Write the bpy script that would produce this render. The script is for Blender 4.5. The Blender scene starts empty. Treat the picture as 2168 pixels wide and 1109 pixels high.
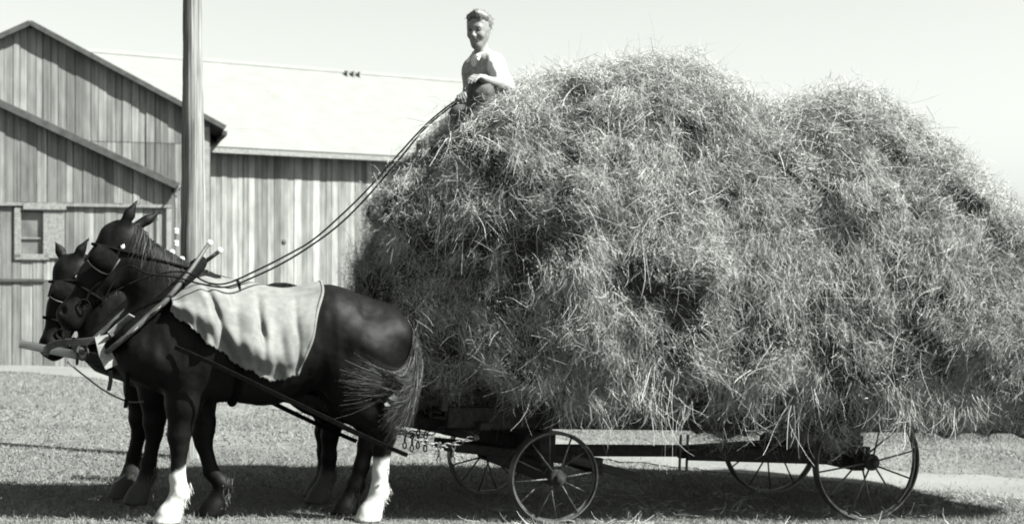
import bpy, math, random
import numpy as np
from mathutils import Matrix, Vector
R = math.radians
rng = np.random.default_rng(7)
random.seed(7)
scene = bpy.context.scene
COL = scene.collection

# ------------------------------------------------------------------ camera
FPX, HY, CX, CAMZ = 3310.0, 615.0, 1084.0, 1.62
cam_d = bpy.data.cameras.new('camera')
cam = bpy.data.objects.new('camera', cam_d)
COL.objects.link(cam)
cam.location = (0, 0, CAMZ)
cam.rotation_euler = (R(90), 0, 0)
cam_d.sensor_width = 36
cam_d.lens = 36 * FPX / 2168
cam_d.shift_y = (HY - 554.5) / 2168
cam_d.clip_start = 0.1
cam_d.clip_end = 5000
cam_d.dof.use_dof = True
cam_d.dof.focus_distance = 11.0
cam_d.dof.aperture_fstop = 2.4
scene.camera = cam

# ------------------------------------------------------------------ sky and sun
SUN_EL, SUN_AZ = R(46), R(108)       # azimuth clockwise from +Y
world = bpy.data.worlds.new('World')
scene.world = world
world.use_nodes = True
wn = world.node_tree
wn.nodes.clear()
sky = wn.nodes.new('ShaderNodeTexSky')
sky.sky_type = 'NISHITA'
sky.sun_disc = False
sky.sun_elevation = SUN_EL
sky.sun_rotation = SUN_AZ
sky.air_density = 1.0
sky.dust_density = 2.5
bw = wn.nodes.new('ShaderNodeRGBToBW')       # a black and white photograph: a grey sky
vm = wn.nodes.new('ShaderNodeVectorMath')
vm.operation = 'SCALE'
vm.inputs[0].default_value = (0.955, 1.0, 0.94)
bg = wn.nodes.new('ShaderNodeBackground')
bg.inputs['Strength'].default_value = 0.051
wo = wn.nodes.new('ShaderNodeOutputWorld')
wn.links.new(sky.outputs[0], bw.inputs[0])
wn.links.new(bw.outputs[0], vm.inputs['Scale'])
wn.links.new(vm.outputs[0], bg.inputs['Color'])
wn.links.new(bg.outputs[0], wo.inputs[0])

sun_d = bpy.data.lights.new('sun', 'SUN')
sun_d.energy = 5.0
sun_d.angle = R(0.5)
sun_d.color = (0.985, 1.0, 0.945)
sun = bpy.data.objects.new('sun', sun_d)
COL.objects.link(sun)
to_sun = Vector((math.cos(SUN_EL) * math.sin(SUN_AZ), math.cos(SUN_EL) * math.cos(SUN_AZ), math.sin(SUN_EL)))
sun.rotation_euler = to_sun.to_track_quat('Z', 'Y').to_euler()
sun.location = to_sun * 60

vs = scene.view_settings
vs.view_transform = 'Standard'
vs.look = 'None'
vs.exposure = 2.5
vs.gamma = 1
scene.cycles.max_bounces = 6
scene.cycles.diffuse_bounces = 3
scene.cycles.use_denoising = True
scene.cycles.filter_width = 1.9        # an old, slightly soft lens


# ------------------------------------------------------------------ helpers
def ground_z(x, y=0):
    return -0.04 * 12 * np.tanh(np.asarray(x) / 12.0)


def at(px, py, Y):
    """point seen at photo pixel (px, py) at distance Y"""
    return Vector(((px - CX) / FPX * Y, Y, CAMZ - (py - HY) / FPX * Y))


def tag(o, label=None, cat=None, group=None, kind=None):
    if label: o['label'] = label
    if cat: o['category'] = cat
    if group: o['group'] = group
    if kind: o['kind'] = kind
    return o


def empty(name, M, label, cat, group=None):
    o = bpy.data.objects.new(name, None)
    o.empty_display_size = 0.2
    COL.objects.link(o)
    o.matrix_world = M
    return tag(o, label, cat, group)


def link_mesh(name, verts, faces, m, parent=None, M=None, smooth=False, attrs=None, mats=None, mat_idx=None):
    """verts (n,3) array; faces an (m,4) or (m,3) int array or a list of tuples"""
    me = bpy.data.meshes.new(name)
    verts = np.asarray(verts, dtype=np.float32)
    if isinstance(faces, np.ndarray):
        nv, nf, k = len(verts), len(faces), faces.shape[1]
        me.vertices.add(nv)
        me.vertices.foreach_set('co', verts.ravel())
        me.loops.add(nf * k)
        me.loops.foreach_set('vertex_index', faces.astype(np.int32).ravel())
        me.polygons.add(nf)
        me.polygons.foreach_set('loop_start', np.arange(0, nf * k, k, dtype=np.int32))
        me.polygons.foreach_set('loop_total', np.full(nf, k, dtype=np.int32))
        me.update(calc_edges=True)
    else:
        me.from_pydata([tuple(map(float, v)) for v in verts], [], faces)
        me.update()
    for mm in (mats or [m]):
        me.materials.append(mm)
    if mat_idx is not None:
        me.polygons.foreach_set('material_index', np.asarray(mat_idx, dtype=np.int32))
    if smooth:
        me.polygons.foreach_set('use_smooth', np.ones(len(me.polygons), dtype=bool))
    for k, arr in (attrs or {}).items():
        a = me.attributes.new(k, 'FLOAT', 'POINT')
        a.data.foreach_set('value', np.asarray(arr, dtype=np.float32))
    o = bpy.data.objects.new(name, me)
    COL.objects.link(o)
    if parent is not None:
        o.parent = parent
    if M is not None:
        o.matrix_world = M
    return o


class MB:
    """collects shapes, then links them as one mesh"""
    def __init__(self):
        self.v, self.f, self.t = [], [], []
        self.tone = 0.5

    def add(self, vs_, fs):
        b = len(self.v)
        self.v += [Vector(p) for p in vs_]
        self.t += [self.tone] * len(vs_)
        self.f += [tuple(b + i for i in f) for f in fs]

    def box(self, c, s, rot=None, bev=0.0):
        """chamfered box: centre c, full sizes s, optional 3x3 rotation"""
        hx, hy, hz = s[0] / 2, s[1] / 2, s[2] / 2
        b = min(bev, hx * .45, hy * .45, hz * .45)
        pts, idx = [], {}
        for sx in (-1, 1):
            for sy in (-1, 1):
                for sz in (-1, 1):
                    for ax in ((0,) if b <= 0 else (0, 1, 2)):
                        p = [sx * hx, sy * hy, sz * hz]
                        if b > 0:
                            for k in range(3):
                                if k != ax:
                                    p[k] -= (sx, sy, sz)[k] * b
                        idx[(sx, sy, sz, ax)] = len(pts)
                        pts.append(p)
        fs = []
        def face(ids):
            a_, b_, c_ = (Vector(pts[i]) for i in ids[:3])
            n = (b_ - a_).cross(c_ - a_)
            mid = sum((Vector(pts[i]) for i in ids), Vector()) / len(ids)
            fs.append(tuple(ids) if n.dot(mid) > 0 else tuple(reversed(ids)))
        quad = [(-1, -1), (1, -1), (1, 1), (-1, 1)]
        for ax in range(3):
            o1, o2 = [k for k in range(3) if k != ax]
            for sg in (-1, 1):
                ids = []
                for q in quad:
                    key = [0, 0, 0]
                    key[ax] = sg; key[o1] = q[0]; key[o2] = q[1]
                    ids.append(idx[(*key, ax if b > 0 else 0)])
                face(ids)
        if b > 0:
            for ax in range(3):          # edges parallel to ax
                o1, o2 = [k for k in range(3) if k != ax]
                for q in quad:
                    ids = []
                    for sg, kk in ((-1, o1), (1, o1), (1, o2), (-1, o2)):
                        key = [0, 0, 0]
                        key[ax] = sg; key[o1] = q[0]; key[o2] = q[1]
                        ids.append(idx[(*key, kk)])
                    face(ids)
            for sx in (-1, 1):
                for sy in (-1, 1):
                    for sz in (-1, 1):
                        face([idx[(sx, sy, sz, k)] for k in range(3)])
        c = Vector(c)
        self.add([c + (rot @ Vector(p) if rot is not None else Vector(p)) for p in pts], fs)

    def beam(self, a, b, w, h, up=(0, 0, 1), bev=0.006):
        a, b = Vector(a), Vector(b)
        x = (b - a).normalized()
        y = Vector(up).cross(x).normalized()
        z = x.cross(y)
        self.box((a + b) / 2, ((b - a).length, w, h), Matrix((x, y, z)).transposed(), bev)

    def tube(self, pts, rad, n=10, caps=True, closed=False, flat=None):
        """round (or flattened: flat=(width dir, ratio)) tube along pts"""
        pts = [Vector(p) for p in pts]
        m = len(pts)
        rads = list(rad) if hasattr(rad, '__len__') else [rad] * m
        ref = None
        vs_ = []
        for i, p in enumerate(pts):
            if closed:
                t = (pts[(i + 1) % m] - pts[i - 1]).normalized()
            else:
                t = (pts[min(i + 1, m - 1)] - pts[max(i - 1, 0)]).normalized()
            if ref is None:
                ref = t.cross(Vector((0, 0, 1)))
                if ref.length < .1: ref = t.cross(Vector((1, 0, 0)))
            ref = (ref - t * ref.dot(t)).normalized()
            bn = t.cross(ref)
            for k in range(n):
                a = 2 * math.pi * k / n
                d = ref * math.cos(a) + bn * math.sin(a)
                if flat is not None:
                    fn = Vector(flat[0]); fn = (fn - t * fn.dot(t)).normalized()
                    d = d - fn * fn.dot(d) * (1 - flat[1])
                vs_.append(p + d * rads[i])
        fs = []
        for i in range(m if closed else m - 1):
            for k in range(n):
                a0, a1 = i * n + k, i * n + (k + 1) % n
                j = (i + 1) % m
                fs.append((a0, a1, j * n + (k + 1) % n, j * n + k))
        if caps and not closed:
            fs.append(tuple(reversed(range(n))))
            fs.append(tuple((m - 1) * n + k for k in range(n)))
        self.add(vs_, fs)

    def lathe(self, c, axis, prof, n=24):
        """prof: list of (distance along axis, radius)"""
        ax = Vector(axis).normalized()
        u = ax.orthogonal().normalized(); w = ax.cross(u)
        vs_ = []
        for h, r in prof:
            for k in range(n):
                a = 2 * math.pi * k / n
                vs_.append(Vector(c) + ax * h + (u * math.cos(a) + w * math.sin(a)) * r)
        fs = []
        for i in range(len(prof) - 1):
            for k in range(n):
                fs.append((i * n + k, i * n + (k + 1) % n, (i + 1) * n + (k + 1) % n, (i + 1) * n + k))
        fs.append(tuple(reversed(range(n))))
        fs.append(tuple((len(prof) - 1) * n + k for k in range(n)))
        self.add(vs_, fs)

    def ball(self, c, r, n=10, sq=(1, 1, 1)):
        prof = [(-math.cos(math.pi * i / n), max(math.sin(math.pi * i / n), .02)) for i in range(n + 1)]
        b = len(self.v)
        self.lathe((0, 0, 0), (0, 0, 1), prof, n + 4)
        for i in range(b, len(self.v)):
            p = self.v[i]
            self.v[i] = Vector(c) + Vector((p.x * sq[0], p.y * sq[1], p.z * sq[2])) * r

    def build(self, name, m, parent=None, M=None, smooth=False):
        o = link_mesh(name, [tuple(p) for p in self.v], self.f, m, parent, M, smooth, {'tone': self.t})
        return o


def vnoise(P, freq, seed=0):
    """value noise in [-1,1] at points P (n,3)"""
    Q = P * freq + seed * 17.13
    I = np.floor(Q).astype(np.int64)
    F = Q - I
    F = F * F * (3 - 2 * F)
    out = np.zeros(len(P))
    for dx in (0, 1):
        for dy in (0, 1):
            for dz in (0, 1):
                h = (I[:, 0] + dx) * 374761393 + (I[:, 1] + dy) * 668265263 + (I[:, 2] + dz) * 2147483647 + seed * 974711
                h = (h ^ (h >> 13)) * 1274126177
                h = (h ^ (h >> 16)) & 0xffff
                w = (F[:, 0] if dx else 1 - F[:, 0]) * (F[:, 1] if dy else 1 - F[:, 1]) * (F[:, 2] if dz else 1 - F[:, 2])
                out += w * (h / 32767.5 - 1)
    return out


def strands(P, D, L, W, segs=4, sag=0.0, curl=0.0, taper=0.4, rnd=rng, tip_tone=None, gravity=(0, 0, -1)):
    """thin bent ribbons from P along D; returns verts, quad faces, strand index per vertex"""
    n = len(P)
    D = D / np.maximum(np.linalg.norm(D, axis=1, keepdims=True), 1e-6)
    Rv = rnd.normal(size=(n, 3))
    S = np.cross(D, Rv); S /= np.maximum(np.linalg.norm(S, axis=1, keepdims=True), 1e-6)
    curl = np.broadcast_to(np.asarray(curl, float).reshape(-1, 1), (n, 1))
    C = rnd.normal(size=(n, 3)) * curl
    g = np.array(gravity)[None] * (sag if np.ndim(sag) == 0 else np.asarray(sag)[:, None])
    V = np.zeros((n, segs + 1, 2, 3), dtype=np.float32)
    p = P.copy(); d = D.copy()
    step = (L / segs)[:, None]
    for i in range(segs + 1):
        w = (W * (1 - (1 - taper) * (i / segs)))[:, None] / 2
        V[:, i, 0] = p - S * w
        V[:, i, 1] = p + S * w
        d = d + (g + C) / segs
        d /= np.maximum(np.linalg.norm(d, axis=1, keepdims=True), 1e-6)
        p = p + d * step
        C = C + rnd.normal(size=(n, 3)) * curl * .8
    b = (np.arange(n) * (segs + 1) * 2)[:, None]
    k = np.arange(segs)[None] * 2
    F = np.stack([b + k, b + k + 1, b + k + 3, b + k + 2], axis=-1).reshape(-1, 4)
    return V.reshape(-1, 3), F, np.repeat(np.arange(n), (segs + 1) * 2)


# ------------------------------------------------------------------ materials
def gray(v):
    return (v * 0.99, v, v * 0.98, 1)


def mat(name, base=0.3, rough=0.7, spec=0.3, noise=None, tone=None, bump=None, metal=0.0, sheen=0.0, white=False):
    """noise=(scale xyz, low factor, high factor, detail); tone=(low, high) albedo by the 'tone' attribute;
    bump=(scale xyz, strength, distance); white: attribute 'white' mixes to white hair"""
    m = bpy.data.materials.new(name)
    m.use_nodes = True
    nt = m.node_tree
    N, Lk = nt.nodes, nt.links
    p = N['Principled BSDF']
    p.inputs['Roughness'].default_value = rough
    p.inputs['Specular IOR Level'].default_value = spec
    p.inputs['Metallic'].default_value = metal
    val = N.new('ShaderNodeValue'); val.outputs[0].default_value = base
    out = val.outputs[0]
    if tone:
        at_ = N.new('ShaderNodeAttribute'); at_.attribute_name = 'tone'
        mr = N.new('ShaderNodeMapRange')
        mr.inputs['To Min'].default_value, mr.inputs['To Max'].default_value = tone
        Lk.new(at_.outputs['Fac'], mr.inputs['Value'])
        out = mr.outputs[0]
    tc = N.new('ShaderNodeTexCoord')
    for nz in ([noise] if noise and not isinstance(noise, list) else (noise or [])):
        mp = N.new('ShaderNodeMapping'); mp.inputs['Scale'].default_value = nz[0]
        tx = N.new('ShaderNodeTexNoise'); tx.inputs['Scale'].default_value = 1.0
        tx.inputs['Detail'].default_value = nz[3] if len(nz) > 3 else 6
        mr = N.new('ShaderNodeMapRange')
        mr.inputs['From Min'].default_value, mr.inputs['From Max'].default_value = 0.32, 0.68
        mr.inputs['To Min'].default_value, mr.inputs['To Max'].default_value = nz[1], nz[2]
        mu = N.new('ShaderNodeMath'); mu.operation = 'MULTIPLY'
        Lk.new(tc.outputs['Object'], mp.inputs[0]); Lk.new(mp.outputs[0], tx.inputs['Vector'])
        Lk.new(tx.outputs['Fac'], mr.inputs['Value'])
        Lk.new(out, mu.inputs[0]); Lk.new(mr.outputs[0], mu.inputs[1])
        out = mu.outputs[0]
    if white:
        at2 = N.new('ShaderNodeAttribute'); at2.attribute_name = 'white'
        mx = N.new('ShaderNodeMix')
        Lk.new(at2.outputs['Fac'], mx.inputs[0]); Lk.new(out, mx.inputs[2])
        mx.inputs[3].default_value = 0.30
        out = mx.outputs[0]
    cc = N.new('ShaderNodeCombineColor')
    for i, k in enumerate((0.985, 1.0, 0.975)):
        mu = N.new('ShaderNodeMath'); mu.operation = 'MULTIPLY'; mu.inputs[1].default_value = k
        Lk.new(out, mu.inputs[0]); Lk.new(mu.outputs[0], cc.inputs[i])
    Lk.new(cc.outputs[0], p.inputs['Base Color'])
    if bump:
        mp = N.new('ShaderNodeMapping'); mp.inputs['Scale'].default_value = bump[0]
        tx = N.new('ShaderNodeTexNoise'); tx.inputs['Scale'].default_value = 1.0; tx.inputs['Detail'].default_value = 5
        bp = N.new('ShaderNodeBump'); bp.inputs['Strength'].default_value = bump[1]; bp.inputs['Distance'].default_value = bump[2]
        Lk.new(tc.outputs['Object'], mp.inputs[0]); Lk.new(mp.outputs[0], tx.inputs['Vector'])
        Lk.new(tx.outputs['Fac'], bp.inputs['Height']); Lk.new(bp.outputs[0], p.inputs['Normal'])
    return m


M_soil = mat('lawn_soil', .07, .95, .1, [((.5, .5, .5), .75, 1.2), ((14, 14, 14), .6, 1.3)], bump=((30, 30, 30), .8, .02))
M_path = mat('pale_dirt', .10, .95, .1, [((.7, .7, .7), .8, 1.1), ((25, 25, 25), .88, 1.08)], bump=((20, 20, 20), .4, .02))
M_grass = mat('grass_blade', .2, .7, .2, tone=(.078, .12))
M_hay = mat('hay_straw', .3, .85, .08, tone=(.10, .34))
M_haycore = mat('hay_core_shade', .025, 1.0, .0, [((9, 9, 9), .4, 1.5)], bump=((40, 40, 40), 1.0, .03))  # inner hay painted darker than the stems, standing in for shade in gaps
M_barn = mat('weathered_board', .3, .9, .1, [((26, 26, .55), .62, 1.2, 4), ((7, 7, 2.2), .8, 1.15, 3)], tone=(.065, .165), bump=((60, 60, 1), .5, .01))
M_barn2 = mat('pale_weathered_board', .4, .9, .1, [((26, 26, .55), .66, 1.15, 4), ((7, 7, 2.2), .75, 1.15, 3)], tone=(.085, .195), bump=((60, 60, 1), .5, .01))
M_gap = mat('board_gap', .03, 1.0, 0)
M_trim = mat('old_trim', .125, .9, .1, ((20, 20, 20), .7, 1.2))
M_paletrim = mat('pale_trim', .15, .9, .1, ((8, 8, 8), .75, 1.15))
M_roofdark = mat('roof_edge', .04, .9, .1, ((9, 9, 9), .7, 1.2))
M_shingle = mat('silvered_shingle', .112, .9, .05, [((3, 3, 3), .94, 1.05), ((1.5, 22, 22), .96, 1.04)], bump=((2, 30, 30), .3, .01))
M_glass = mat('dusty_pane', .075, .35, .4, ((3, 3, 3), .6, 1.4))
M_pole = mat('pole_wood', .11, .9, .08, [((55, 55, .6), .35, 1.4, 5), ((9, 9, 1.5), .7, 1.25)], bump=((50, 50, .8), .7, .012))
M_iron = mat('dark_iron', .035, .55, .4, ((14, 14, 14), .6, 1.6), bump=((60, 60, 60), .2, .004))
M_rim = mat('worn_iron_rim', .03, .5, .5, ((9, 9, 9), .5, 1.6))
M_wagon = mat('dark_wagon_wood', .015, .8, .2, ((30, 3, 30), .6, 1.5), bump=((60, 6, 60), .3, .006))
M_deck = mat('rack_wood', .035, .85, .15, ((3, 30, 30), .6, 1.3))
M_palewood = mat('pale_sunlit_wood', .32, .75, .2, ((4, 25, 25), .6, 1.2))  # pale wood, base raised so the tongue tip looks sunlit
M_hame = mat('hame_wood', .03, .6, .25, ((10, 10, 10), .5, 1.6))
M_brass = mat('bright_knob', .75, .25, .6, metal=.6)
M_leather = mat('black_leather', .003, .9, .02, ((25, 25, 25), .7, 1.5))
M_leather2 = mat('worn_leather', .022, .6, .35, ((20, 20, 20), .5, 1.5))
M_strap = mat('pale_canvas_strap', .12, .8, .2, ((20, 20, 20), .7, 1.2))
M_coat = mat('dark_horse_coat', .0014, .60, .09, [((5, 5, 5), .6, 1.7), ((70, 70, 25), .6, 1.4)], bump=((160, 160, 50), .35, .004), white=True)
M_mane = mat('dark_hair', .02, .6, .15, tone=(.006, .022))
M_tailh = mat('tail_hair', .03, .55, .18, tone=(.008, .045))
M_feather = mat('leg_feather', .3, .6, .3, tone=(.03, .32))
M_blanket = mat('canvas_blanket', .098, .95, .05, [((4, 4, 4), .80, 1.12), ((22, 22, 22), .86, 1.1), ((260, 260, 260), .88, 1.1)], bump=((240, 240, 240), .3, .003))
M_hoof = mat('hoof', .12, .6, .3)
M_eye = mat('dark_eye', .012, .1, .6)
M_skin = mat('tanned_skin', .115, .55, .35, ((25, 25, 25), .85, 1.1))
M_hair = mat('short_hair', .055, .5, .4, ((60, 60, 8), .5, 1.7), bump=((120, 120, 16), .7, .01))
M_shirt = mat('white_shirt', .4, .85, .15, bump=((14, 14, 14), .5, .02))
M_vest = mat('dark_vest', .17, .85, .15, ((30, 30, 30), .75, 1.25), bump=((14, 14, 14), .5, .02))
M_trouser = mat('grey_trousers', .05, .9, .1, ((20, 20, 20), .75, 1.2), bump=((12, 12, 12), .6, .02))
M_boot = mat('boot_leather', .04, .5, .4)
M_porcelain = mat('white_porcelain', .3, .25, .5)

# frames that follow the sloping ground
N_UP = Vector((0.04, 0, 1)).normalized()
def frame(x, y, yaw):
    X = Vector((math.cos(yaw), math.sin(yaw), -0.04 * math.cos(yaw))).normalized()
    Y = N_UP.cross(X)
    M = Matrix((X, Y, N_UP)).transposed().to_4x4()
    M.translation = (x, y, float(ground_z(x)))
    return M

WYAW = R(19)
U = Vector((math.cos(WYAW), math.sin(WYAW)))
V = Vector((-math.sin(WYAW), math.cos(WYAW)))
W0 = Vector((0.28, 11.0))                     # near front wheel on the ground
def st(s, t):
    p = W0 + U * s + V * t
    return p.x, p.y

# ------------------------------------------------------------------ ground and path
def build_ground():
    xs = np.concatenate([-np.geomspace(1400, 14, 22), np.linspace(-12, 12, 81), np.geomspace(14, 1400, 22)])
    ys = np.concatenate([-np.geomspace(600, 4, 12), np.linspace(0, 45, 91), np.geomspace(48, 2500, 24)])
    Xg, Yg = np.meshgrid(xs, ys, indexing='ij')
    P = np.stack([Xg.ravel(), Yg.ravel(), np.zeros(Xg.size)], 1)
    P[:, 2] = ground_z(P[:, 0]) + .015 * vnoise(P * [1, 1, 0], .9, 3) - .01
    nx, ny = len(xs), len(ys)
    i, j = np.meshgrid(np.arange(nx - 1), np.arange(ny - 1), indexing='ij')
    a = (i * ny + j).ravel()
    F = np.stack([a, a + ny, a + ny + 1, a + 1], 1)
    g = link_mesh('ground', P, F, M_soil, smooth=True)
    tag(g, kind='structure')

PATH = [(9.5, 12.2), (7.0, 13.2), (4.4, 14.35), (2.2, 15.3), (0.4, 16.4), (-1.0, 18.6), (-2.6, 21.6), (-4.6, 24.4), (-7.5, 26.6), (-12, 27.6), (-20, 28.4)]
PW = [.75, .75, .8, .6, .6, .9, 1.3, 1.2, .95, .9, .9]
def path_curve(n=120):
    P = np.array(PATH); k = np.linspace(0, len(P) - 1, n)
    px = np.interp(k, range(len(P)), P[:, 0]); py = np.interp(k, range(len(P)), P[:, 1]); w = np.interp(k, range(len(P)), PW)
    for _ in range(12):
        px[1:-1] = (px[:-2] + px[1:-1] * 2 + px[2:]) / 4
        py[1:-1] = (py[:-2] + py[1:-1] * 2 + py[2:]) / 4
    return px, py, w
PCX, PCY, PCW = path_curve()

def build_path():
    n, m = len(PCX), 9
    tx = np.gradient(PCX); ty = np.gradient(PCY)
    l = np.hypot(tx, ty); nx, ny = -ty / l, tx / l
    vs_ = []
    for i in range(n):
        jl = PCW[i] + random.uniform(-.14, .14); jr = PCW[i] + random.uniform(-.14, .14)
        for k in range(m):
            f = k / (m - 1)
            o = -jl + (jl + jr) * f
            x, y = PCX[i] + nx[i] * o, PCY[i] + ny[i] * o
            vs_.append((x, y, float(ground_z(x)) + .012 - .012 * abs(2 * f - 1) ** 6))
    V_ = np.array(vs_)
    i, k = np.meshgrid(np.arange(n - 1), np.arange(m - 1), indexing='ij')
    a = (i * m + k).ravel()
    F = np.stack([a, a + m, a + m + 1, a + 1], 1)
    tag(link_mesh('path', V_, F[:, ::-1].copy(), M_path, smooth=True), kind='structure')

def build_grass():
    P = []
    def scatter(n, y0, y1):
        y = np.sqrt(rng.uniform(y0 ** 2, y1 ** 2, n))
        x = rng.uniform(-.36, .36, n) * y
        return np.stack([x, y, np.zeros(n)], 1)
    A = scatter(150000, 9.6, 14.5); B = scatter(110000, 14.5, 29)
    P = np.concatenate([A, B]); n = len(P)
    near = np.full(n, 9.)
    for i in range(0, len(PCX), 1):
        near = np.minimum(near, np.hypot(P[:, 0] - PCX[i], P[:, 1] - PCY[i]) / PCW[i])
    keep = near > (0.70 + rng.normal(size=n) * .22)
    keep |= rng.random(n) < np.where((P[:, 0] > -.6) & (P[:, 0] < 2.4) & (P[:, 1] < 20), .5, .10)
    P = P[keep]; n = len(P)
    P[:, 2] = ground_z(P[:, 0]) - .008
    patch = vnoise(P, .8, 5) * .5 + vnoise(P, 3.1, 6) * .5
    D = rng.normal(size=(n, 3)) * .55; D[:, 2] = 1
    far = P[:, 1] > 14.5
    L = rng.uniform(.02, .06, n) * (1 + .35 * patch)
    Wd = np.where(far, .009, .005) * rng.uniform(.7, 1.4, n)
    v, f, si = strands(P, D, L, Wd, segs=2, sag=.9, curl=.25, taper=.12)
    tone = np.clip(.5 + .34 * patch + rng.normal(size=n) * .16, 0, 1)
    tag(link_mesh('grass', v, f, M_grass, attrs={'tone': tone[si]}), kind='stuff')

build_ground(); build_path(); build_grass()

# ------------------------------------------------------------------ barns
def board_wall(name, width, top, bottom, m, parent, bw_=(.10, .18), z_seams=(), seed=1, holes=()):
    """vertical boards in local x (0..width), z; front face looks to -y"""
    r = random.Random(seed)
    mb = MB()
    x = 0.0
    while x < width - 1e-3:
        w = min(r.uniform(*bw_), width - x)
        if width - x - w < .05: w = width - x
        g_ = r.choice((.003, .004, .005, .009))
        x0, x1 = x + g_, x + w - .004
        off = r.uniform(-.010, .010)
        segs = [(bottom, None)]
        cuts = sorted(z_seams)
        lo = bottom
        spans = []
        for c in cuts:
            spans.append((lo, c - .006)); lo = c + .006
        spans.append((lo, None))
        for lo_, hi_ in spans:
            mb.tone = min(1, max(0, r.gauss(.52, .26)))
            t0, t1 = (top(x0), top(x1)) if hi_ is None else (min(hi_, top(x0)), min(hi_, top(x1)))
            if max(t0, t1) - lo_ < .02: continue
            t0, t1 = max(t0, lo_ + .005), max(t1, lo_ + .005)
            y0, y1 = off - .0125, off + .0125
            lo2 = lo_ + r.uniform(0, .02) * (lo_ == bottom)
            vs_ = [(x0, y0, lo2), (x1, y0, lo2), (x1, y0, t1), (x0, y0, t0), (x0, y1, lo2), (x1, y1, lo2), (x1, y1, t1), (x0, y1, t0)]
            mb.add(vs_, [(0, 1, 2, 3), (5, 4, 7, 6), (4, 0, 3, 7), (1, 5, 6, 2), (3, 2, 6, 7), (4, 5, 1, 0)])
        x += w
    return mb.build(name, m, parent)

def slab(mb, pts, th):
    """thick quad; pts ordered anticlockwise seen from above, th down along the normal"""
    P = [Vector(p) for p in pts]
    n = (P[1] - P[0]).cross(P[3] - P[0]).normalized()
    Q = [p - n * th for p in P]
    mb.add(P + Q, [(0, 1, 2, 3), (7, 6, 5, 4), (0, 4, 5, 1), (1, 5, 6, 2), (2, 6, 7, 3), (3, 7, 4, 0)])

def shingle_roof(mb, pts, rows=26, th=.03):
    """courses of overlapping shingles down a slope: pts = eave left, eave right, ridge right, ridge left"""
    P = [Vector(p) for p in pts]
    n = (P[1] - P[0]).cross(P[3] - P[0]).normalized()
    for k in range(rows):
        f0, f1 = k / rows, min(1, (k + 1.15) / rows)
        a, b = P[0].lerp(P[3], f0), P[1].lerp(P[2], f0)
        d, c = P[0].lerp(P[3], f1), P[1].lerp(P[2], f1)
        mb.tone = random.uniform(.35, .65)
        slab(mb, [a + n * .016, b + n * .016, c + n * .014, d + n * .014], th)

def wall_frame(x, y, yaw):
    return Matrix.Translation((x, y, 0)) @ Matrix.Rotation(yaw, 4, 'Z')

# gable-ended barn. local x runs to the LEFT end 0 at far left; build with x from left to right
def build_gabled_barn():
    yaw = R(16)
    W, H_E, H_R = 6.6, 4.90, 6.60
    rx, ry = -5.79, 30.0                                   # right corner
    lx, ly = rx - W * math.cos(yaw), ry - W * math.sin(yaw)
    M = wall_frame(lx, ly, yaw)
    root = empty('gabled_barn', M, 'weathered board barn with its peaked gable end behind the lean-to shed', 'barn')
    mid = W / 2
    top = lambda x: H_E + (H_R - H_E) * (1 - abs(x - mid) / mid) - .06
    board_wall('wall', W, top, .15, M_barn, root, z_seams=(4.42,), seed=3)
    b = MB(); b.box((W / 2, .06, 2.5), (W - .05, .06, 4.7))
    D = 9.0
    for x in (.03, W - .03):
        b.box((x, D / 2 + .1, 2.55), (.06, D - .1, 4.7))
    b.box((W / 2, D, 2.5), (W - .05, .06, 4.7))
    b.build('side_wall', M_trim, root)
    sl = (H_R - H_E) / mid
    ov, eo = .17, .27
    r = MB()
    shingle_roof(r, [(W + eo, -ov, H_E - sl * eo), (W + eo, D, H_E - sl * eo), (mid, D, H_R), (mid, -ov, H_R)])
    shingle_roof(r, [(-eo, D, H_E - sl * eo), (-eo, -ov, H_E - sl * eo), (mid, -ov, H_R), (mid, D, H_R)])
    r.build('roof', M_shingle, root)
    t = MB()
    t.beam((mid, -ov - .012, H_R - .03), (W + eo, -ov - .012, H_E - sl * eo - .03), .024, .10)
    t.beam((mid, -ov - .012, H_R - .03), (-eo, -ov - .012, H_E - sl * eo - .03), .024, .10)
    t.build('rake_board', M_roofdark, root)
    s = MB()
    slab(s, [(W + .02, -ov + .02, H_E - .10), (W + eo - .02, -ov + .02, H_E - sl * eo - .07), (W + eo - .02, D, H_E - sl * eo - .07), (W + .02, D, H_E - .10)], .02)
    s.beam((W + eo - .01, -ov + .03, H_E - sl * eo - .13), (W + eo - .01, D, H_E - sl * eo - .13), .10, .09)
    s.build('eave', M_roofdark, root)
    c = MB(); c.box((W - .09, -.035, 2.4), (.14, .025, 4.7)); c.build('corner_board', M_paletrim, root)

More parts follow.
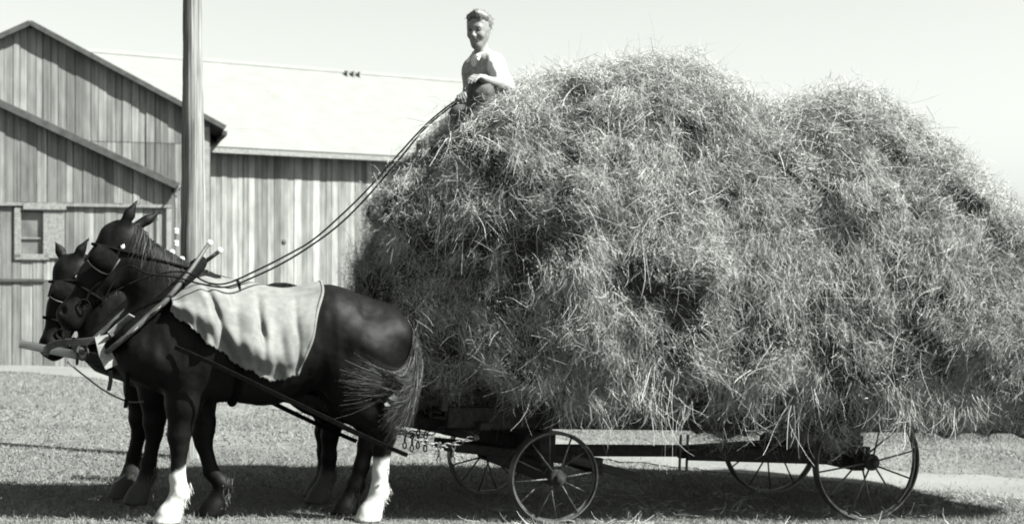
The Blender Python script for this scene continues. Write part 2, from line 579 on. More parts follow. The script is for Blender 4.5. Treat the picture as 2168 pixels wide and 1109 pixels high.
def build_shed():
    yaw = R(16)
    W = 7.0
    rx, ry = -6.14, 28.2
    lx, ly = rx - W * math.cos(yaw), ry - W * math.sin(yaw)
    M = wall_frame(lx, ly, yaw)
    root = empty('lean_to_shed', M, 'grey board shed with a small window and dark sloping roof edge before the gabled barn', 'shed')
    H_E = 3.58; sl = .456
    mid = W / 2
    top = lambda x: H_E + sl * (mid - abs(x - mid)) - .10
    board_wall('wall', W, top, 3.16, M_barn, root, seed=11, bw_=(.11, .19))
    # lower wall in two lengths either side of the window
    wx0, wx1 = W - 2.62, W - 2.20
    zb, zt = 2.24, 3.02
    lo = MB()
    board_wall('lower_wall', W, lambda x: zb if wx0 < x < wx1 else 3.11, .12, M_barn, root, seed=23, z_seams=(1.80,), bw_=(.13, .22))
    bk = MB(); bk.box((W / 2, .07, 1.8), (W - .04, .06, 3.4))
    bk.box((W - .04, 1.0, 1.8), (.06, 1.8, 3.5)); bk.box((.04, 1.0, 1.8), (.06, 1.8, 3.5))
    bk.build('back_board', M_gap, root)
    bm = MB()
    bm.box((W / 2, -.04, 3.135), (W, .06, .055)); bm.build('beam', M_trim, root)
    pl = MB(); pl.box((W - 2.19, -.075, 3.10), (.72, .022, .11)); pl.build('ledge_board', M_trim, root)
    rl = MB(); rl.box((W - 2.75, -.03, 1.80), (1.1, .04, .05)); rl.build('rail', M_roofdark, root)
    wf = MB()
    wf.box((wx0 - .03, -.035, (zb + zt) / 2), (.11, .03, zt - zb + .1), bev=.004)
    wf.box((wx1 + .16, -.035, (zb + zt) / 2), (.36, .03, zt - zb + .1), bev=.004)
    wf.box(((wx0 + wx1) / 2, -.03, zb - .03), (wx1 - wx0 + .16, .04, .10), bev=.004)
    wf.box(((wx0 + wx1) / 2, -.03, zt + .03), (wx1 - wx0 + .16, .036, .06), bev=.004)
    wf.box(((wx0 + wx1) / 2, -.008, zb + .3), (wx1 - wx0, .02, .022), bev=.003)
    win = wf.build('window', M_trim, root)
    pn = MB(); pn.box(((wx0 + wx1) / 2, .02, (zb + zt) / 2), (wx1 - wx0 - .05, .006, zt - zb - .04)); pn.build('pane', M_glass, win)
    r = MB()
    ov, eo, D = .16, .16, 2.0
    zr = H_E + sl * mid
    shingle_roof(r, [(W + eo, -ov, H_E - sl * eo), (W + eo, D, H_E - sl * eo), (mid, D, zr), (mid, -ov, zr)], 18)
    shingle_roof(r, [(-eo, D, H_E - sl * eo), (-eo, -ov, H_E - sl * eo), (mid, -ov, zr), (mid, D, zr)], 18)
    r.build('roof', M_roofdark, root)
    t = MB()
    t.beam((mid, -ov - .012, zr - .04), (W + eo, -ov - .012, H_E - sl * eo - .04), .024, .13)
    t.beam((mid, -ov - .012, zr - .04), (-eo, -ov - .012, H_E - sl * eo - .04), .024, .13)
    t.build('rake_board', M_roofdark, root)
    c = MB(); c.box((W - .05, -.05, 1.65), (.09, .02, 3.0)); c.build('corner_board', M_paletrim, root)
    # cord with two porcelain knobs hanging by the corner
    kx, ky, _ = M @ Vector((W + .06, -.24, 0))
    root2 = empty('knob_cord', Matrix.Translation((kx, ky, 0)), 'pale cord with two white knobs hanging from a dark hook at the shed corner', 'cord')
    h = MB(); h.tube([(.07, .06, 3.52), (.05, 0, 3.46), (0, 0, 3.40), (-.03, 0, 3.34), (.02, 0, 3.30)], .022, 8); h.build('hook', M_iron, root2, smooth=True)
    cd = MB(); cd.tube([(0, 0, 3.34), (.004, 0, 3.0), (-.004, 0, 2.72), (0, 0, 2.44)], .012, 8); cd.build('cord', M_strap, root2, smooth=True)
    for z in (2.68, 2.46):
        k = MB(); k.lathe((0, 0, z), (0, 0, 1), [(-.055, .02), (-.05, .045), (-.015, .05), (0, .032), (.015, .05), (.05, .042), (.055, .02)], 14)
        k.build('knob', M_porcelain, root2, smooth=True)

def build_long_barn():
    yaw = R(32)
    x0, y0 = -5.98, 31.0                                    # point on the eave seen at the gable corner
    q0, q1 = -3.2, 11.0
    lx, ly = x0 + q0 * math.cos(yaw), y0 + q0 * math.sin(yaw)
    W = q1 - q0
    M = wall_frame(lx, ly, yaw)
    root = empty('long_barn', M, 'long pale board barn with a bright sunlit roof behind the hay load', 'barn')
    H_E, RUN, RISE = 4.47, 4.0, 2.33
    # wall front stands .34 m behind the eave line
    o = board_wall('wall', W, lambda x: H_E + .05, .15, M_barn2, root, bw_=(.09, .17), seed=5)
    o.location.y = .36
    bk = MB(); bk.box((W / 2, .44, 2.35), (W - .05, .06, 4.4))
    bk.box((.03, 4.2, 2.35), (.06, 7.4, 4.4)); bk.box((W - .03, 4.2, 2.35), (.06, 7.4, 4.4)); bk.box((W / 2, 7.9, 2.35), (W - .05, .06, 4.4))
    bk.add([(.02, .4, 4.5), (.02, 7.9, 4.5), (.02, 4.1, 6.7)], [(0, 1, 2)]); bk.add([(W - .02, .4, 4.5), (W - .02, 7.9, 4.5), (W - .02, 4.1, 6.7)], [(0, 1, 2)])
    bk.build('side_wall', M_trim, root)
    r = MB()
    shingle_roof(r, [(-.1, 0, H_E), (W + .1, 0, H_E), (W + .1, RUN, H_E + RISE), (-.1, RUN, H_E + RISE)], 30)
    shingle_roof(r, [(W + .1, 2 * RUN, H_E), (-.1, 2 * RUN, H_E), (-.1, RUN, H_E + RISE), (W + .1, RUN, H_E + RISE)], 30)
    r.build('roof', M_shingle, root)
    e = MB(); e.box((W / 2, .02, H_E - .06), (W + .1, .025, .10)); e.build('eave', M_trim, root)
    rd = MB()
    k = .16
    slab(rd, [(-.12, RUN - k, H_E + RISE - k * RISE / RUN + .035), (W + .12, RUN - k, H_E + RISE - k * RISE / RUN + .035), (W + .12, RUN + .004, H_E + RISE + .037), (-.12, RUN + .004, H_E + RISE + .037)], .016)
    slab(rd, [(W + .12, RUN + k, H_E + RISE - k * RISE / RUN + .031), (-.12, RUN + k, H_E + RISE - k * RISE / RUN + .031), (-.12, RUN - .002, H_E + RISE + .033), (W + .12, RUN - .002, H_E + RISE + .033)], .016)
    rd.build('ridge_cap', M_shingle, root)
    # iron snow hook below the ridge
    qx = 5.0 - q0; y_ = RUN - .22; z_ = H_E + RISE * (y_ / RUN)
    sg = MB()
    sg.box((qx, y_, z_ + .09), (.44, .05, .04))
    for k in (-.19, -.03, .13): sg.box((qx + k, y_ - .06, z_ + .03), (.04, .12, .14))
    sg.build('snow_hook', M_paletrim, root)
    k = MB(); k.ball((4.02 + .9, .34, 2.62), .055, 10, (1, .5, 1)); k.build('knot_hole', M_roofdark, root)

build_gabled_barn(); build_shed(); build_long_barn()

# ------------------------------------------------------------------ utility pole
def build_pole():
    X, Y = at(398, 760, 14.1).x, 14.1
    g = float(ground_z(X))
    mb = MB()
    zs = np.linspace(-.3, 6.9, 60)
    pts, rr = [], []
    for z in zs:
        pts.append((.012 * z + .02 * math.sin(z * .9), .01 * math.sin(z * .7), z))
        rr.append(np.interp(z, [0, 1.8, 4.2, 7], [.125, .113, .082, .07]) * (1 + .02 * math.sin(z * 3.1)))
    mb.tube(pts, rr, 28)
    # long drying checks cut into the surface
    vv = np.array([tuple(p) for p in mb.v])
    nz = vnoise(vv * [1, 1, .12], 60, 7) * .0045 + vnoise(vv * [1, 1, .5], 14, 8) * .004
    for i, p in enumerate(mb.v):
        k = i % 28; a = 2 * math.pi * k / 28
        mb.v[i] = p + (p - Vector(pts[i // 28])) * (nz[i] / .1)
    o = mb.build('utility_pole', M_pole, None, Matrix.Translation((X, Y, g)), smooth=True)
    tag(o, 'tall bare wooden pole standing between the horses and the barns', 'pole')
build_pole()

# ------------------------------------------------------------------ wagon
wx, wy = st(0, .75)
M_W = frame(wx, wy, WYAW)                    # local x towards the rear, y away from the camera

def build_wheel(r, c, parent, spin):
    root_m = MB()
    n = 12
    hubw = .09
    for k in range(n):
        a = 2 * math.pi * k / n + spin
        d = Vector((math.cos(a), 0, math.sin(a)))
        y0 = hubw * (1 if k % 2 else -1) * .8
        root_m.tube([d * .05 + Vector((0, y0, 0)), d * (r - .012) + Vector((0, y0 * .12, 0))], [.0075, .0065], 8)
    o = root_m.build('wheel', M_rim, parent, smooth=True)
    o.location = c
    rm = MB()
    wd = .042
    rm.lathe((0, 0, 0), (0, 1, 0), [(-wd, r - .010), (-wd - .001, r), (wd + .001, r), (wd, r - .010), (.008, r - .012), (.006, r - .026), (-.006, r - .026), (-.008, r - .012), (-wd, r - .010)], 72)
    rm.f = [f for f in rm.f if len(f) == 4]
    rm.build('rim', M_rim, o)
    hb = MB()
    hb.lathe((0, 0, 0), (0, 1, 0), [(-.15, .010), (-.145, .026), (-.12, .033), (-.105, .036), (-.10, .054), (-.085, .062), (-.06, .062), (-.05, .05), (.05, .05), (.06, .062), (.085, .062), (.10, .05), (.12, .045)], 28)
    hb.build('hub', M_wagon, o, smooth=False)
    return o

def build_wagon():
    root = empty('hay_wagon', M_W, 'low dark farm wagon on four spoked iron wheels under the hay load', 'wagon')
    RF, RR, LR = .322, .44, 2.52
    build_wheel(RF, (0, -.75, RF), root, .12)
    build_wheel(RF, (0, .75, RF), root, .31)
    build_wheel(RR, (LR, -.75, RR), root, .2)
    build_wheel(RR, (LR, .75, RR), root, .05)
    a = MB(); a.beam((0, -.66, RF), (0, .66, RF), .09, .10); a.box((0, 0, RF + .075), (.10, 1.24, .045), bev=.006)
    a.tube([(0, -.80, RF), (0, .80, RF)], .026, 12); a.build('front_axle', M_wagon, root)
    a = MB(); a.beam((LR, -.66, RR), (LR, .66, RR), .10, .17); a.tube([(LR, -.80, RR), (LR, .80, RR)], .028, 12); a.build('rear_axle', M_wagon, root)
    for x, z0 in ((0, .47), (LR, .535)):
        b = MB()
        zt = .62
        b.box((x, 0, (z0 + zt) / 2), (.12, 1.22, zt - z0 - .01), bev=.006)
        for y in (-.57, .57): b.box((x, y, zt + .13), (.07, .06, .27), bev=.005)
        if x == 0: b.lathe((0, 0, RF + .10), (0, 0, 1), [(0, .11), (.03, .11)], 20)
        b.build('bolster', M_wagon, root)
    h = MB(); h.beam((-.62, -.12, .47), (.55, -.30, .37), .07, .07); h.beam((-.62, .12, .47), (.55, .30, .37), .07, .07)
    h.beam((.50, -.36, .315), (.50, .36, .315), .075, .05)
    h.build('front_hound', M_wagon, root)
    s = MB(); s.beam((.30, -.28, .40), (.84, -.33, .265), .06, .06); s.build('brake_pole', M_deck, root)
    h = MB(); h.beam((1.35, -.06, .415), (2.44, -.46, .43), .06, .10); h.beam((1.35, .06, .415), (2.44, .46, .43), .06, .10); h.build('rear_hound', M_wagon, root)
    r = MB(); r.beam((-.06, 0, .43), (3.0, 0, .43), .085, .085); r.build('reach', M_wagon, root)
    for x in (1.30, 1.36):
        pin = MB(); pin.tube([(x, -.055, .56), (x, -.055, .28)], .011, 8); pin.build('reach_pin', M_iron, root)
    # hay rack
    k = MB()
    for y in (-.42, .42): k.beam((-.70, y, .705), (4.1, y, .705), .07, .15)
    for x in np.arange(-.6, 4.1, .58): k.beam((x, -.80 if x > .3 else -.45, .82), (x, 1.0, .82), .07, .075)
    k.build('rack_sill', M_wagon, root)
    d = MB()
    y = -.78
    while y < .95:
        w = random.uniform(.13, .2); d.tone = random.random()
        x0 = .35 if y < -.4 else -.66
        d.box(((x0 + 4.1) / 2, y + w / 2, .872), (4.1 - x0, w - .012, .024)); y += w
    d.build('rack_deck', M_deck, root)
    l = MB()
    for y in (-.42, .46): l.box((-.73, y, 1.74), (.05, .085, 1.98), bev=.006)
    for z in (1.1, 1.5, 1.9, 2.3, 2.6): l.box((-.767, .02, z), (.022, 1.0, .07), bev=.004)
    l.build('rack_ladder', M_deck, root)
    # tongue with its pale tip, toned up to look sunlit
    def tz(x): return .47 + (.10 - x) * .178
    t = MB()
    xs = [.12, -.6, -1.5, -2.6, -3.16]
    for i in range(len(xs) - 1):
        w0 = np.interp(-xs[i], [0, 3.3], [.10, .065])
        t.beam((xs[i], 0, tz(xs[i])), (xs[i + 1] - .002, 0, tz(xs[i + 1])), w0, w0 * 1.05, bev=.008)
    tg = t.build('tongue', M_wagon, root)
    tp = MB(); tp.tube([(-3.16, 0, tz(-3.16)), (-3.60, 0, tz(-3.60))], [.031, .028], 14); tp.build('tongue_tip', M_palewood, tg, smooth=False)
    for x, hh in ((-.98, .07), (-.62, .06)):
        ir = MB()
        z = tz(x) + .055
        ir.box((x, 0, z + .01), (.16, .06, .03), bev=.005)
        ir.tube([(x - .07, 0, z), (x - .085, 0, z + hh * .7), (x - .05, 0, z + hh), (x, 0, z + hh * .8)], .013, 8)
        ir.box((x + .07, 0, z + hh * .5), (.05, .09, .045), bev=.005)
        ir.build('hammer_strap', M_iron, tg)
    ir = MB(); ir.tube([(-1.12, -.03, tz(-1.1) + .03), (-1.12, -.03, tz(-1.1) + .10), (-1.06, -.03, tz(-1.1) + .13), (-1.0, -.03, tz(-1.0) + .09), (-.9, -.03, tz(-.9) + .06)], .016, 8)
    ir.build('tongue_hook', M_iron, tg)
    dt = MB(); dt.box((-.46, 0, tz(-.46) + .085), (.085, 1.16, .055), bev=.01)
    db = dt.build('doubletree', M_wagon, root)
    for yc in (-.45, .45):
        s_ = MB(); z = tz(-.46) + .03
        s_.tube([(-.60, yc - .36, z), (-.60, yc - .2, z), (-.60, yc, z), (-.60, yc + .2, z), (-.60, yc + .36, z)], [.02, .027, .032, .027, .02], 12)
        s_.tube([(-.56, yc, z), (-.50, yc, z + .01), (-.46, yc, z + .05)], .012, 8)
        st_ = s_.build('singletree', M_wagon, root, smooth=False)
        for sd in (-.35, .35):
            c = MB()
            p0 = Vector((-.62, yc + sd, z)); p1 = Vector((-1.02, yc + sd * .93, z - .015))
            for q in range(10):
                f = (q + .5) / 10
                p = p0.lerp(p1, f) - Vector((0, 0, .05 * math.sin(math.pi * f)))
                ring = []
                for e in range(8):
                    an = 2 * math.pi * e / 8
                    sd2 = Vector((0, 1, 0)) if q % 2 else Vector((0, 0, 1))
                    ring.append(p + Vector((1, 0, 0)) * .030 * math.cos(an) + sd2 * .014 * math.sin(an))
                c.tube(ring, .0055, 6, closed=True)
            for dx in (-.14, -.24):
                for q in range(3):
                    p = p0 + Vector((dx, 0, -.06 - q * .045))
                    ring = [p + Vector((0, .013 * math.sin(2 * math.pi * e / 8), .026 * math.cos(2 * math.pi * e / 8))) if q % 2 else
                            p + Vector((.013 * math.sin(2 * math.pi * e / 8), 0, .026 * math.cos(2 * math.pi * e / 8))) for e in range(8)]
                    c.tube(ring, .0055, 6, closed=True)
            c.build('trace_chain', M_iron, st_)
    # neck yoke carried by the tongue tip
    ny = MB(); x, z = -3.22, tz(-3.22) + .045
    ny.tube([(x, -.52, z), (x, -.25, z), (x, 0, z), (x, .25, z), (x, .52, z)], [.02, .026, .032, .026, .02], 12)
    ring = [Vector((x, .0, z - .03)) + Vector((0, .055 * math.cos(2 * math.pi * e / 12), .075 * math.sin(2 * math.pi * e / 12))) for e in range(12)]
    ny.tube(ring, .009, 8, closed=True)
    for y in (-.50, .50):
        ring = [Vector((x, y, z)) + Vector((.035 * math.cos(2 * math.pi * e / 12), 0, .05 * math.sin(2 * math.pi * e / 12))) for e in range(12)]
        ny.tube(ring, .008, 8, closed=True)
    nyo = ny.build('neck_yoke', M_deck, tg, smooth=False)
    return root
build_wagon()

# ------------------------------------------------------------------ hay load
# stations along the wagon: s, top z, bottom z, half width
HAY = np.array([
    (-.98, 1.55, 1.35, .10), (-1.0, 1.95, 1.12, .75), (-.95, 2.28, .98, 1.06), (-.80, 2.66, .90, 1.2), (-.5, 2.98, .86, 1.27),
    (-.2, 3.07, .84, 1.30), (.1, 3.19, .82, 1.31), (.4, 3.29, .80, 1.32), (.8, 3.36, .78, 1.33), (1.2, 3.37, .77, 1.34), (1.5, 3.34, .77, 1.34),
    (1.74, 3.20, .77, 1.33), (1.90, 3.05, .77, 1.33), (2.08, 3.09, .77, 1.33), (2.3, 3.18, .77, 1.34), (2.6, 3.26, .77, 1.36), (2.88, 3.21, .77, 1.37), (3.2, 3.06, .76, 1.37),
    (3.6, 2.74, .75, 1.36), (4.0, 2.29, .74, 1.32), (4.3, 1.86, .76, 1.22), (4.5, 1.55, .86, 1.0), (4.62, 1.35, 1.0, .55), (4.64, 1.25, 1.12, .08)])

def build_hay():
    NS, NP = 420, 330
    kk = np.linspace(0, len(HAY) - 1, NS)
    T = np.stack([np.interp(kk, np.arange(len(HAY)), HAY[:, c]) for c in range(4)], 1)
    for _ in range(10):
        T[1:-1] = (T[:-2] + 2 * T[1:-1] + T[2:]) / 4
    ph = np.linspace(0, 2 * math.pi, NP, endpoint=False)
    sp = lambda v, e: np.sign(v) * np.abs(v) ** e
    cz, hz, w = (T[:, 1] + T[:, 2]) / 2, (T[:, 1] - T[:, 2]) / 2, T[:, 3]
    Z = cz[:, None] + hz[:, None] * np.where(np.sin(ph) > 0, sp(np.sin(ph), .78), sp(np.sin(ph), .58))[None]
    wf = np.interp(Z, [.7, .95, 1.7, 2.3, 3.6], [.90, .95, 1.0, .96, .78])
    Yy = w[:, None] * sp(np.cos(ph), .62)[None] * wf
    Xx = T[:, 0][:, None] + np.zeros_like(Z)
    # the near front corner is cut away on the slant
    cut_ = np.interp(Xx, [-1.0, -.6, -.25, .1], [.42, .62, .88, 1.0])
    cut_ = 1 - (1 - cut_) * np.interp(Z, [1.9, 2.5, 2.9], [1, .75, .25])
    Yy = np.where(Yy < 0, Yy * cut_ * .93, Yy)
    # the saddle between the two mounds runs slantwise across the load
    Xx = Xx + .50 * Yy * np.interp(Z, [2.1, 2.7], [0, 1]) * np.interp(Xx, [.6, 1.5, 2.6, 3.6], [0, 1, 1, .3])
    # the load leans out over the horses above and is cut back below
    fr = np.clip((.6 - Xx) / 1.4, 0, 1)
    Xx = Xx + fr * np.interp(Z, [.7, 1.25, 1.6, 2.1, 2.7, 3.2], [.16, .10, -.05, -.07, -.02, .1])
    P = np.stack([Xx.ravel(), Yy.ravel(), Z.ravel()], 1)
    i, j = np.meshgrid(np.arange(NS - 1), np.arange(NP), indexing='ij')
    jn = (j + 1) % NP
    F = np.stack([(i * NP + j).ravel(), ((i + 1) * NP + j).ravel(), ((i + 1) * NP + jn).ravel(), (i * NP + jn).ravel()], 1)

    def normals(P):
        Pg = P.reshape(NS, NP, 3)
        du = np.gradient(Pg, axis=0)
        dv = np.roll(Pg, -1, 1) - np.roll(Pg, 1, 1)
        n = np.cross(du, dv)
        n /= np.maximum(np.linalg.norm(n, axis=2, keepdims=True), 1e-9)
        return n.reshape(-1, 3)
    Nn = normals(P)
    if np.mean(np.sum(Nn * (P - [1.8, 0, 1.9]), 1)) < 0:
        Nn = -Nn; F = F[:, ::-1].copy()
    # forkfuls: shingled lumps with a dropped lower edge
    rh = np.random.default_rng(21)
    d = np.zeros(len(P))
    q = rh.choice(len(P), 210)
    for c in q:
        size = rh.uniform(.16, .42)
        amp = rh.uniform(.06, .19) * (size / .3) ** .5
        rel = P - P[c]
        n = Nn[c]
        down = np.array([0, 0, -1.]) + rh.normal(size=3) * .35
        down -= n * down.dot(n); down /= max(np.linalg.norm(down), 1e-6)
        side = np.cross(n, down)
        u, v2, nn = rel @ down, rel @ side, rel @ n
        m = (np.abs(u) < size * 2) & (np.abs(v2) < size * 2) & (np.abs(nn) < .6)
        uu = u[m] / size; vv = v2[m] / (size * 1.25)
        wob = .25 * vnoise(P[m], 6.0, int(c) % 97)
        e = uu + .5 * vv ** 2 + wob
        body = np.clip(1 - np.clip(-e - .1, 0, None) / 1.1, 0, 1) ** 1.3          # fades upward
        edge = np.clip((.45 - e) / .16, 0, 1)                                     # sharp lower lip
        lat = np.clip(1.25 - np.abs(vv), 0, 1)
        d[m] = np.maximum(d[m], amp * body * edge * np.minimum(lat * 1.6, 1))
    d += .035 * vnoise(P, 2.6, 1) + .03 * vnoise(P, 6.0, 2) + .022 * vnoise(P, 14., 3)
    d *= 1 - .65 * np.clip((Nn[:, 2] - .25) / .5, 0, 1)
    # broad hollows
    hol = np.clip(vnoise(P, 1.9, 8) - .25, 0, 1)
    d -= .20 * hol * (1 - .85 * np.clip((Nn[:, 2] - .1) / .5, 0, 1))
    d += .09 * vnoise(P * [1, 1, .2], 4.5, 9) * np.clip((-Nn[:, 2] - .3) / .3, 0, 1) * (P[:, 1] < .2)
    core = P + Nn * (d - .05)[:, None]
    N2 = normals(core)
    if np.mean(np.sum(N2 * Nn, 1)) < 0: N2 = -N2

    camL = np.array((M_W.inverted() @ Vector((0, 0, CAMZ)))[:])
    # area-weighted sampling of roots
    A = core[F[:, 0]]; B = core[F[:, 1]]; C = core[F[:, 2]]; D4 = core[F[:, 3]]
    area = .5 * (np.linalg.norm(np.cross(B - A, C - A), axis=1) + np.linalg.norm(np.cross(C - A, D4 - A), axis=1))
    fn = N2[F].mean(1); fc = (A + B + C + D4) / 4
    fn0 = Nn[F].mean(1)
    facing = np.sum(fn0 * (camL - fc), 1) / np.linalg.norm(camL - fc, axis=1)
    wgt = area * np.where(facing > -.25, 1.0, .12)
    wgt *= np.where(fn0[:, 2] < -.75, .35, 1)
    wgt /= wgt.sum()

    def sample(n):
        f = rh.choice(len(F), n, p=wgt)
        a, b = rh.random((n, 1)), rh.random((n, 1))
        p = (A[f] * (1 - a) + B[f] * a) * (1 - b) + (D4[f] * (1 - a) + C[f] * a) * b
        return p, fn[f], fn0[f]
    def flow(p, n, rand, downw=1.0):
        # mostly hanging down the face, wandering in broad swirls
        sw = np.stack([vnoise(p, 2.2, 31), vnoise(p, 2.2, 32), vnoise(p, 2.2, 33)], 1) * 1.3
        g = np.array([0, 0, -1.])[None] * downw + sw + rh.normal(size=p.shape) * rand
        g = g - n * np.sum(g * n, 1, keepdims=True)
        return g / np.maximum(np.linalg.norm(g, axis=1, keepdims=True), 1e-6)
    Vs, Fs, Ts, off = [], [], [], 0
    def put(v, f, t):
        nonlocal off
        Vs.append(v); Fs.append(f + off); Ts.append(t); off += len(v)
    # tufts: groups of stems that share a direction, with open gaps between them
    man = [np.array((M_W.inverted() @ Vector(q))[:]) for q in ((-.22, 11.1, 3.13), (-.36, 11.4, 3.12), (-.2, 11.3, 3.25))]
    def clear(p):
        k = np.ones(len(p), bool)
        for q in man: k &= np.linalg.norm(p - q, axis=1) > .20
        return k
    nt = 15000
    tp, tn, tn0 = sample(nt)
    gap = vnoise(tp, 4.5, 41) * .6 + vnoise(tp, 9.5, 42) * .55 + vnoise(tp, 2.0, 43) * .4
    ok = (rh.random(nt) < np.clip(.58 + 1.6 * gap, .10, 1) * np.where(tn0[:, 0] < -.5, .6, 1)) & clear(tp)  # tufts thinned on the front end, so the dark core deepens its shade
    tp, tn, tn0 = tp[ok], tn[ok], tn0[ok]; nt = len(tp)
    td = flow(tp, tn0, .34, .85)
    per = rh.integers(14, 62, nt)
    idx = np.repeat(np.arange(nt), per); n = len(idx)
    spread = rh.uniform(.018, .06, nt)[idx][:, None]
    base = tp[idx] + rh.normal(size=(n, 3)) * spread
    lift = rh.random(nt)[idx] ** 2 * .07
    base += tn0[idx] * (lift + rh.normal(size=n) * .012)[:, None]
    dr = td[idx] + rh.normal(size=(n, 3)) * .42 + tn0[idx] * rh.uniform(-.05, .40, nt)[idx][:, None]
    loose = rh.random(n) < .34                        # tangled stems that lie any way
    dr = np.where(loose[:, None], rh.normal(size=(n, 3)) * .8, dr)
    Ln = rh.uniform(.03, .135, n) * rh.uniform(.6, 1.7, nt)[idx]
    Ln = np.where(rh.random(n) < .07, Ln * 2.2, Ln)   # some long and drooping
    Wd = rh.uniform(.0015, .0032, n)
    v, f, si = strands(base - dr / np.linalg.norm(dr, axis=1, keepdims=True) * (Ln * .35)[:, None], dr, Ln, Wd, 4, sag=rh.uniform(.2, 1.3, n), curl=np.where(loose, 1.5, .8), rnd=rh)
    tt = np.clip(rh.normal(.5, .15, nt)[idx] + rh.normal(size=n) * .20, 0, 1)
    put(v, f, tt[si])
    # matted short stuff that covers the core
    n = 70000
    p, nn_, n0 = sample(n)
    gp = vnoise(p, 4.5, 41) * .6 + vnoise(p, 9.5, 42) * .55
    ok = (rh.random(n) < np.clip(.7 + 1.2 * gp, .2, 1)) & clear(p)
    p, nn_, n0 = p[ok], nn_[ok], n0[ok]; n = len(p)
    dd = flow(p, nn_, 1.1, .5) + nn_ * rh.normal(size=(n, 1)) * .25
    v, f, si = strands(p + nn_ * .004, dd, rh.uniform(.04, .15, n), rh.uniform(.0025, .0045, n), 3, sag=.4, curl=.9, rnd=rh)
    put(v, f, np.clip(.36 + rh.normal(size=n) * .2, 0, 1)[si])
    # leaves, heads and chaff
    n = 170000
    p, nn_, n0 = sample(n)
    ok = clear(p) & (rh.random(n) < np.clip(.6 + 1.3 * vnoise(p, 4.5, 41), .08, 1) * np.where(n0[:, 0] < -.5, .5, 1)); p, n0 = p[ok], n0[ok]; n = len(p)  # chaff thinned there too, to make the front end look more shaded
    dd = rh.normal(size=(n, 3)) + np.array([0, 0, -.6])
    v, f, si = strands(p + n0 * rh.uniform(0, .07, (n, 1)), dd, rh.uniform(.008, .022, n), rh.uniform(.003, .007, n), 2, sag=.5, curl=.8, rnd=rh)
    put(v, f, np.clip(.5 + rh.normal(size=n) * .25, 0, 1)[si])
    # long single stalks
    n = 2200
    p, nn_, n0 = sample(n)
    ok = clear(p) & (n0[:, 2] < .75); p, n0 = p[ok], n0[ok]; n = len(p)
    dd = flow(p, n0, .9, .6) + n0 * rh.uniform(0, .45, (n, 1))
    v, f, si = strands(p + n0 * rh.uniform(.0, .05, (n, 1)), dd, rh.uniform(.15, .42, n), rh.uniform(.0026, .0046, n), 6, sag=rh.uniform(.2, 1.3, n), curl=.5, rnd=rh)
    put(v, f, np.clip(.75 + rh.normal(size=n) * .18, 0, 1)[si])
    # fringe that hangs below the rack on the near side and the rear end, in uneven wisps
    nw = 620
    ws = rh.uniform(-.3, 4.6, nw)
    ws = ws[rh.random(nw) < np.clip(.5 + .5 * np.sin(ws * 3.1 + 1.2 * np.sin(ws * 1.7)), .22, 1) * np.interp(ws, [-.3, .5, 1.0], [.5, .6, 1])]
    nw = len(ws)
    per = rh.integers(6, 46, nw); idx = np.repeat(np.arange(nw), per); n = len(idx)
    wl = np.interp(ws, HAY[2:-2, 0], HAY[2:-2, 3]) * np.interp(ws, [-.6, -.1, .45], [.5, .8, 1])
    wp = np.stack([ws, -wl * rh.uniform(.62, .90, nw), rh.uniform(.84, 1.12, nw)], 1)
    p = wp[idx] + rh.normal(size=(n, 3)) * rh.uniform(.02, .07, nw)[idx][:, None]
    wd_ = np.array([0, -.08, -1.])[None] + rh.normal(size=(nw, 3)) * .32
    dd = wd_[idx] + rh.normal(size=(n, 3)) * .26
    Ln = rh.uniform(.05, .24, n) * rh.uniform(.6, 1.6, nw)[idx]
    Ln = np.where(rh.random(n) < .02, Ln * 2, Ln) * np.where((ws > .5) & (ws < 2.6) & (rh.random(nw) < .30), 1.8, 1)[idx]
    v, f, si = strands(p, dd, Ln, rh.uniform(.0024, .0046, n), 6, sag=.7, curl=1.0, rnd=rh)
    put(v, f, np.clip(.55 + rh.normal(size=n) * .2, 0, 1)[si])

    nc = len(core)
    Vall = np.concatenate([core.astype(np.float32)] + Vs)
    Fall = np.concatenate([F] + [f + nc for f in Fs])
    tone = np.concatenate([np.full(nc, .3)] + Ts)
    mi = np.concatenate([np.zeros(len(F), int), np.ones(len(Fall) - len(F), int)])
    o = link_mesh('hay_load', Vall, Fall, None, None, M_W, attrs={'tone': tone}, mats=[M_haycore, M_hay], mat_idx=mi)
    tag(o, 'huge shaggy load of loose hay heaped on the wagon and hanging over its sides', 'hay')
build_hay()

def build_litter():
    n = 1500
    c = rng.integers(0, 60, n)
    cx = rng.uniform(-.2, 4.6, 60); cy = rng.uniform(10.2, 13.6, 60)
    P = np.stack([cx[c] + rng.normal(0, .10, n), cy[c] + rng.normal(0, .10, n), np.zeros(n)], 1)
    P[:, 2] = ground_z(P[:, 0]) + rng.uniform(.005, .04, n)
    D = rng.normal(size=(n, 3)) * [1, 1, .25]
    v, f, si = strands(P, D, rng.uniform(.05, .2, n), rng.uniform(.0025, .0045, n), 4, sag=.2, curl=.8)
    v[:, 2] = np.maximum(v[:, 2], ground_z(v[:, 0]) + .004)
    tag(link_mesh('hay_litter', v, f, M_hay, attrs={'tone': np.clip(.6 + rng.normal(size=n) * .2, 0, 1)[si]}), kind='stuff')
build_litter()

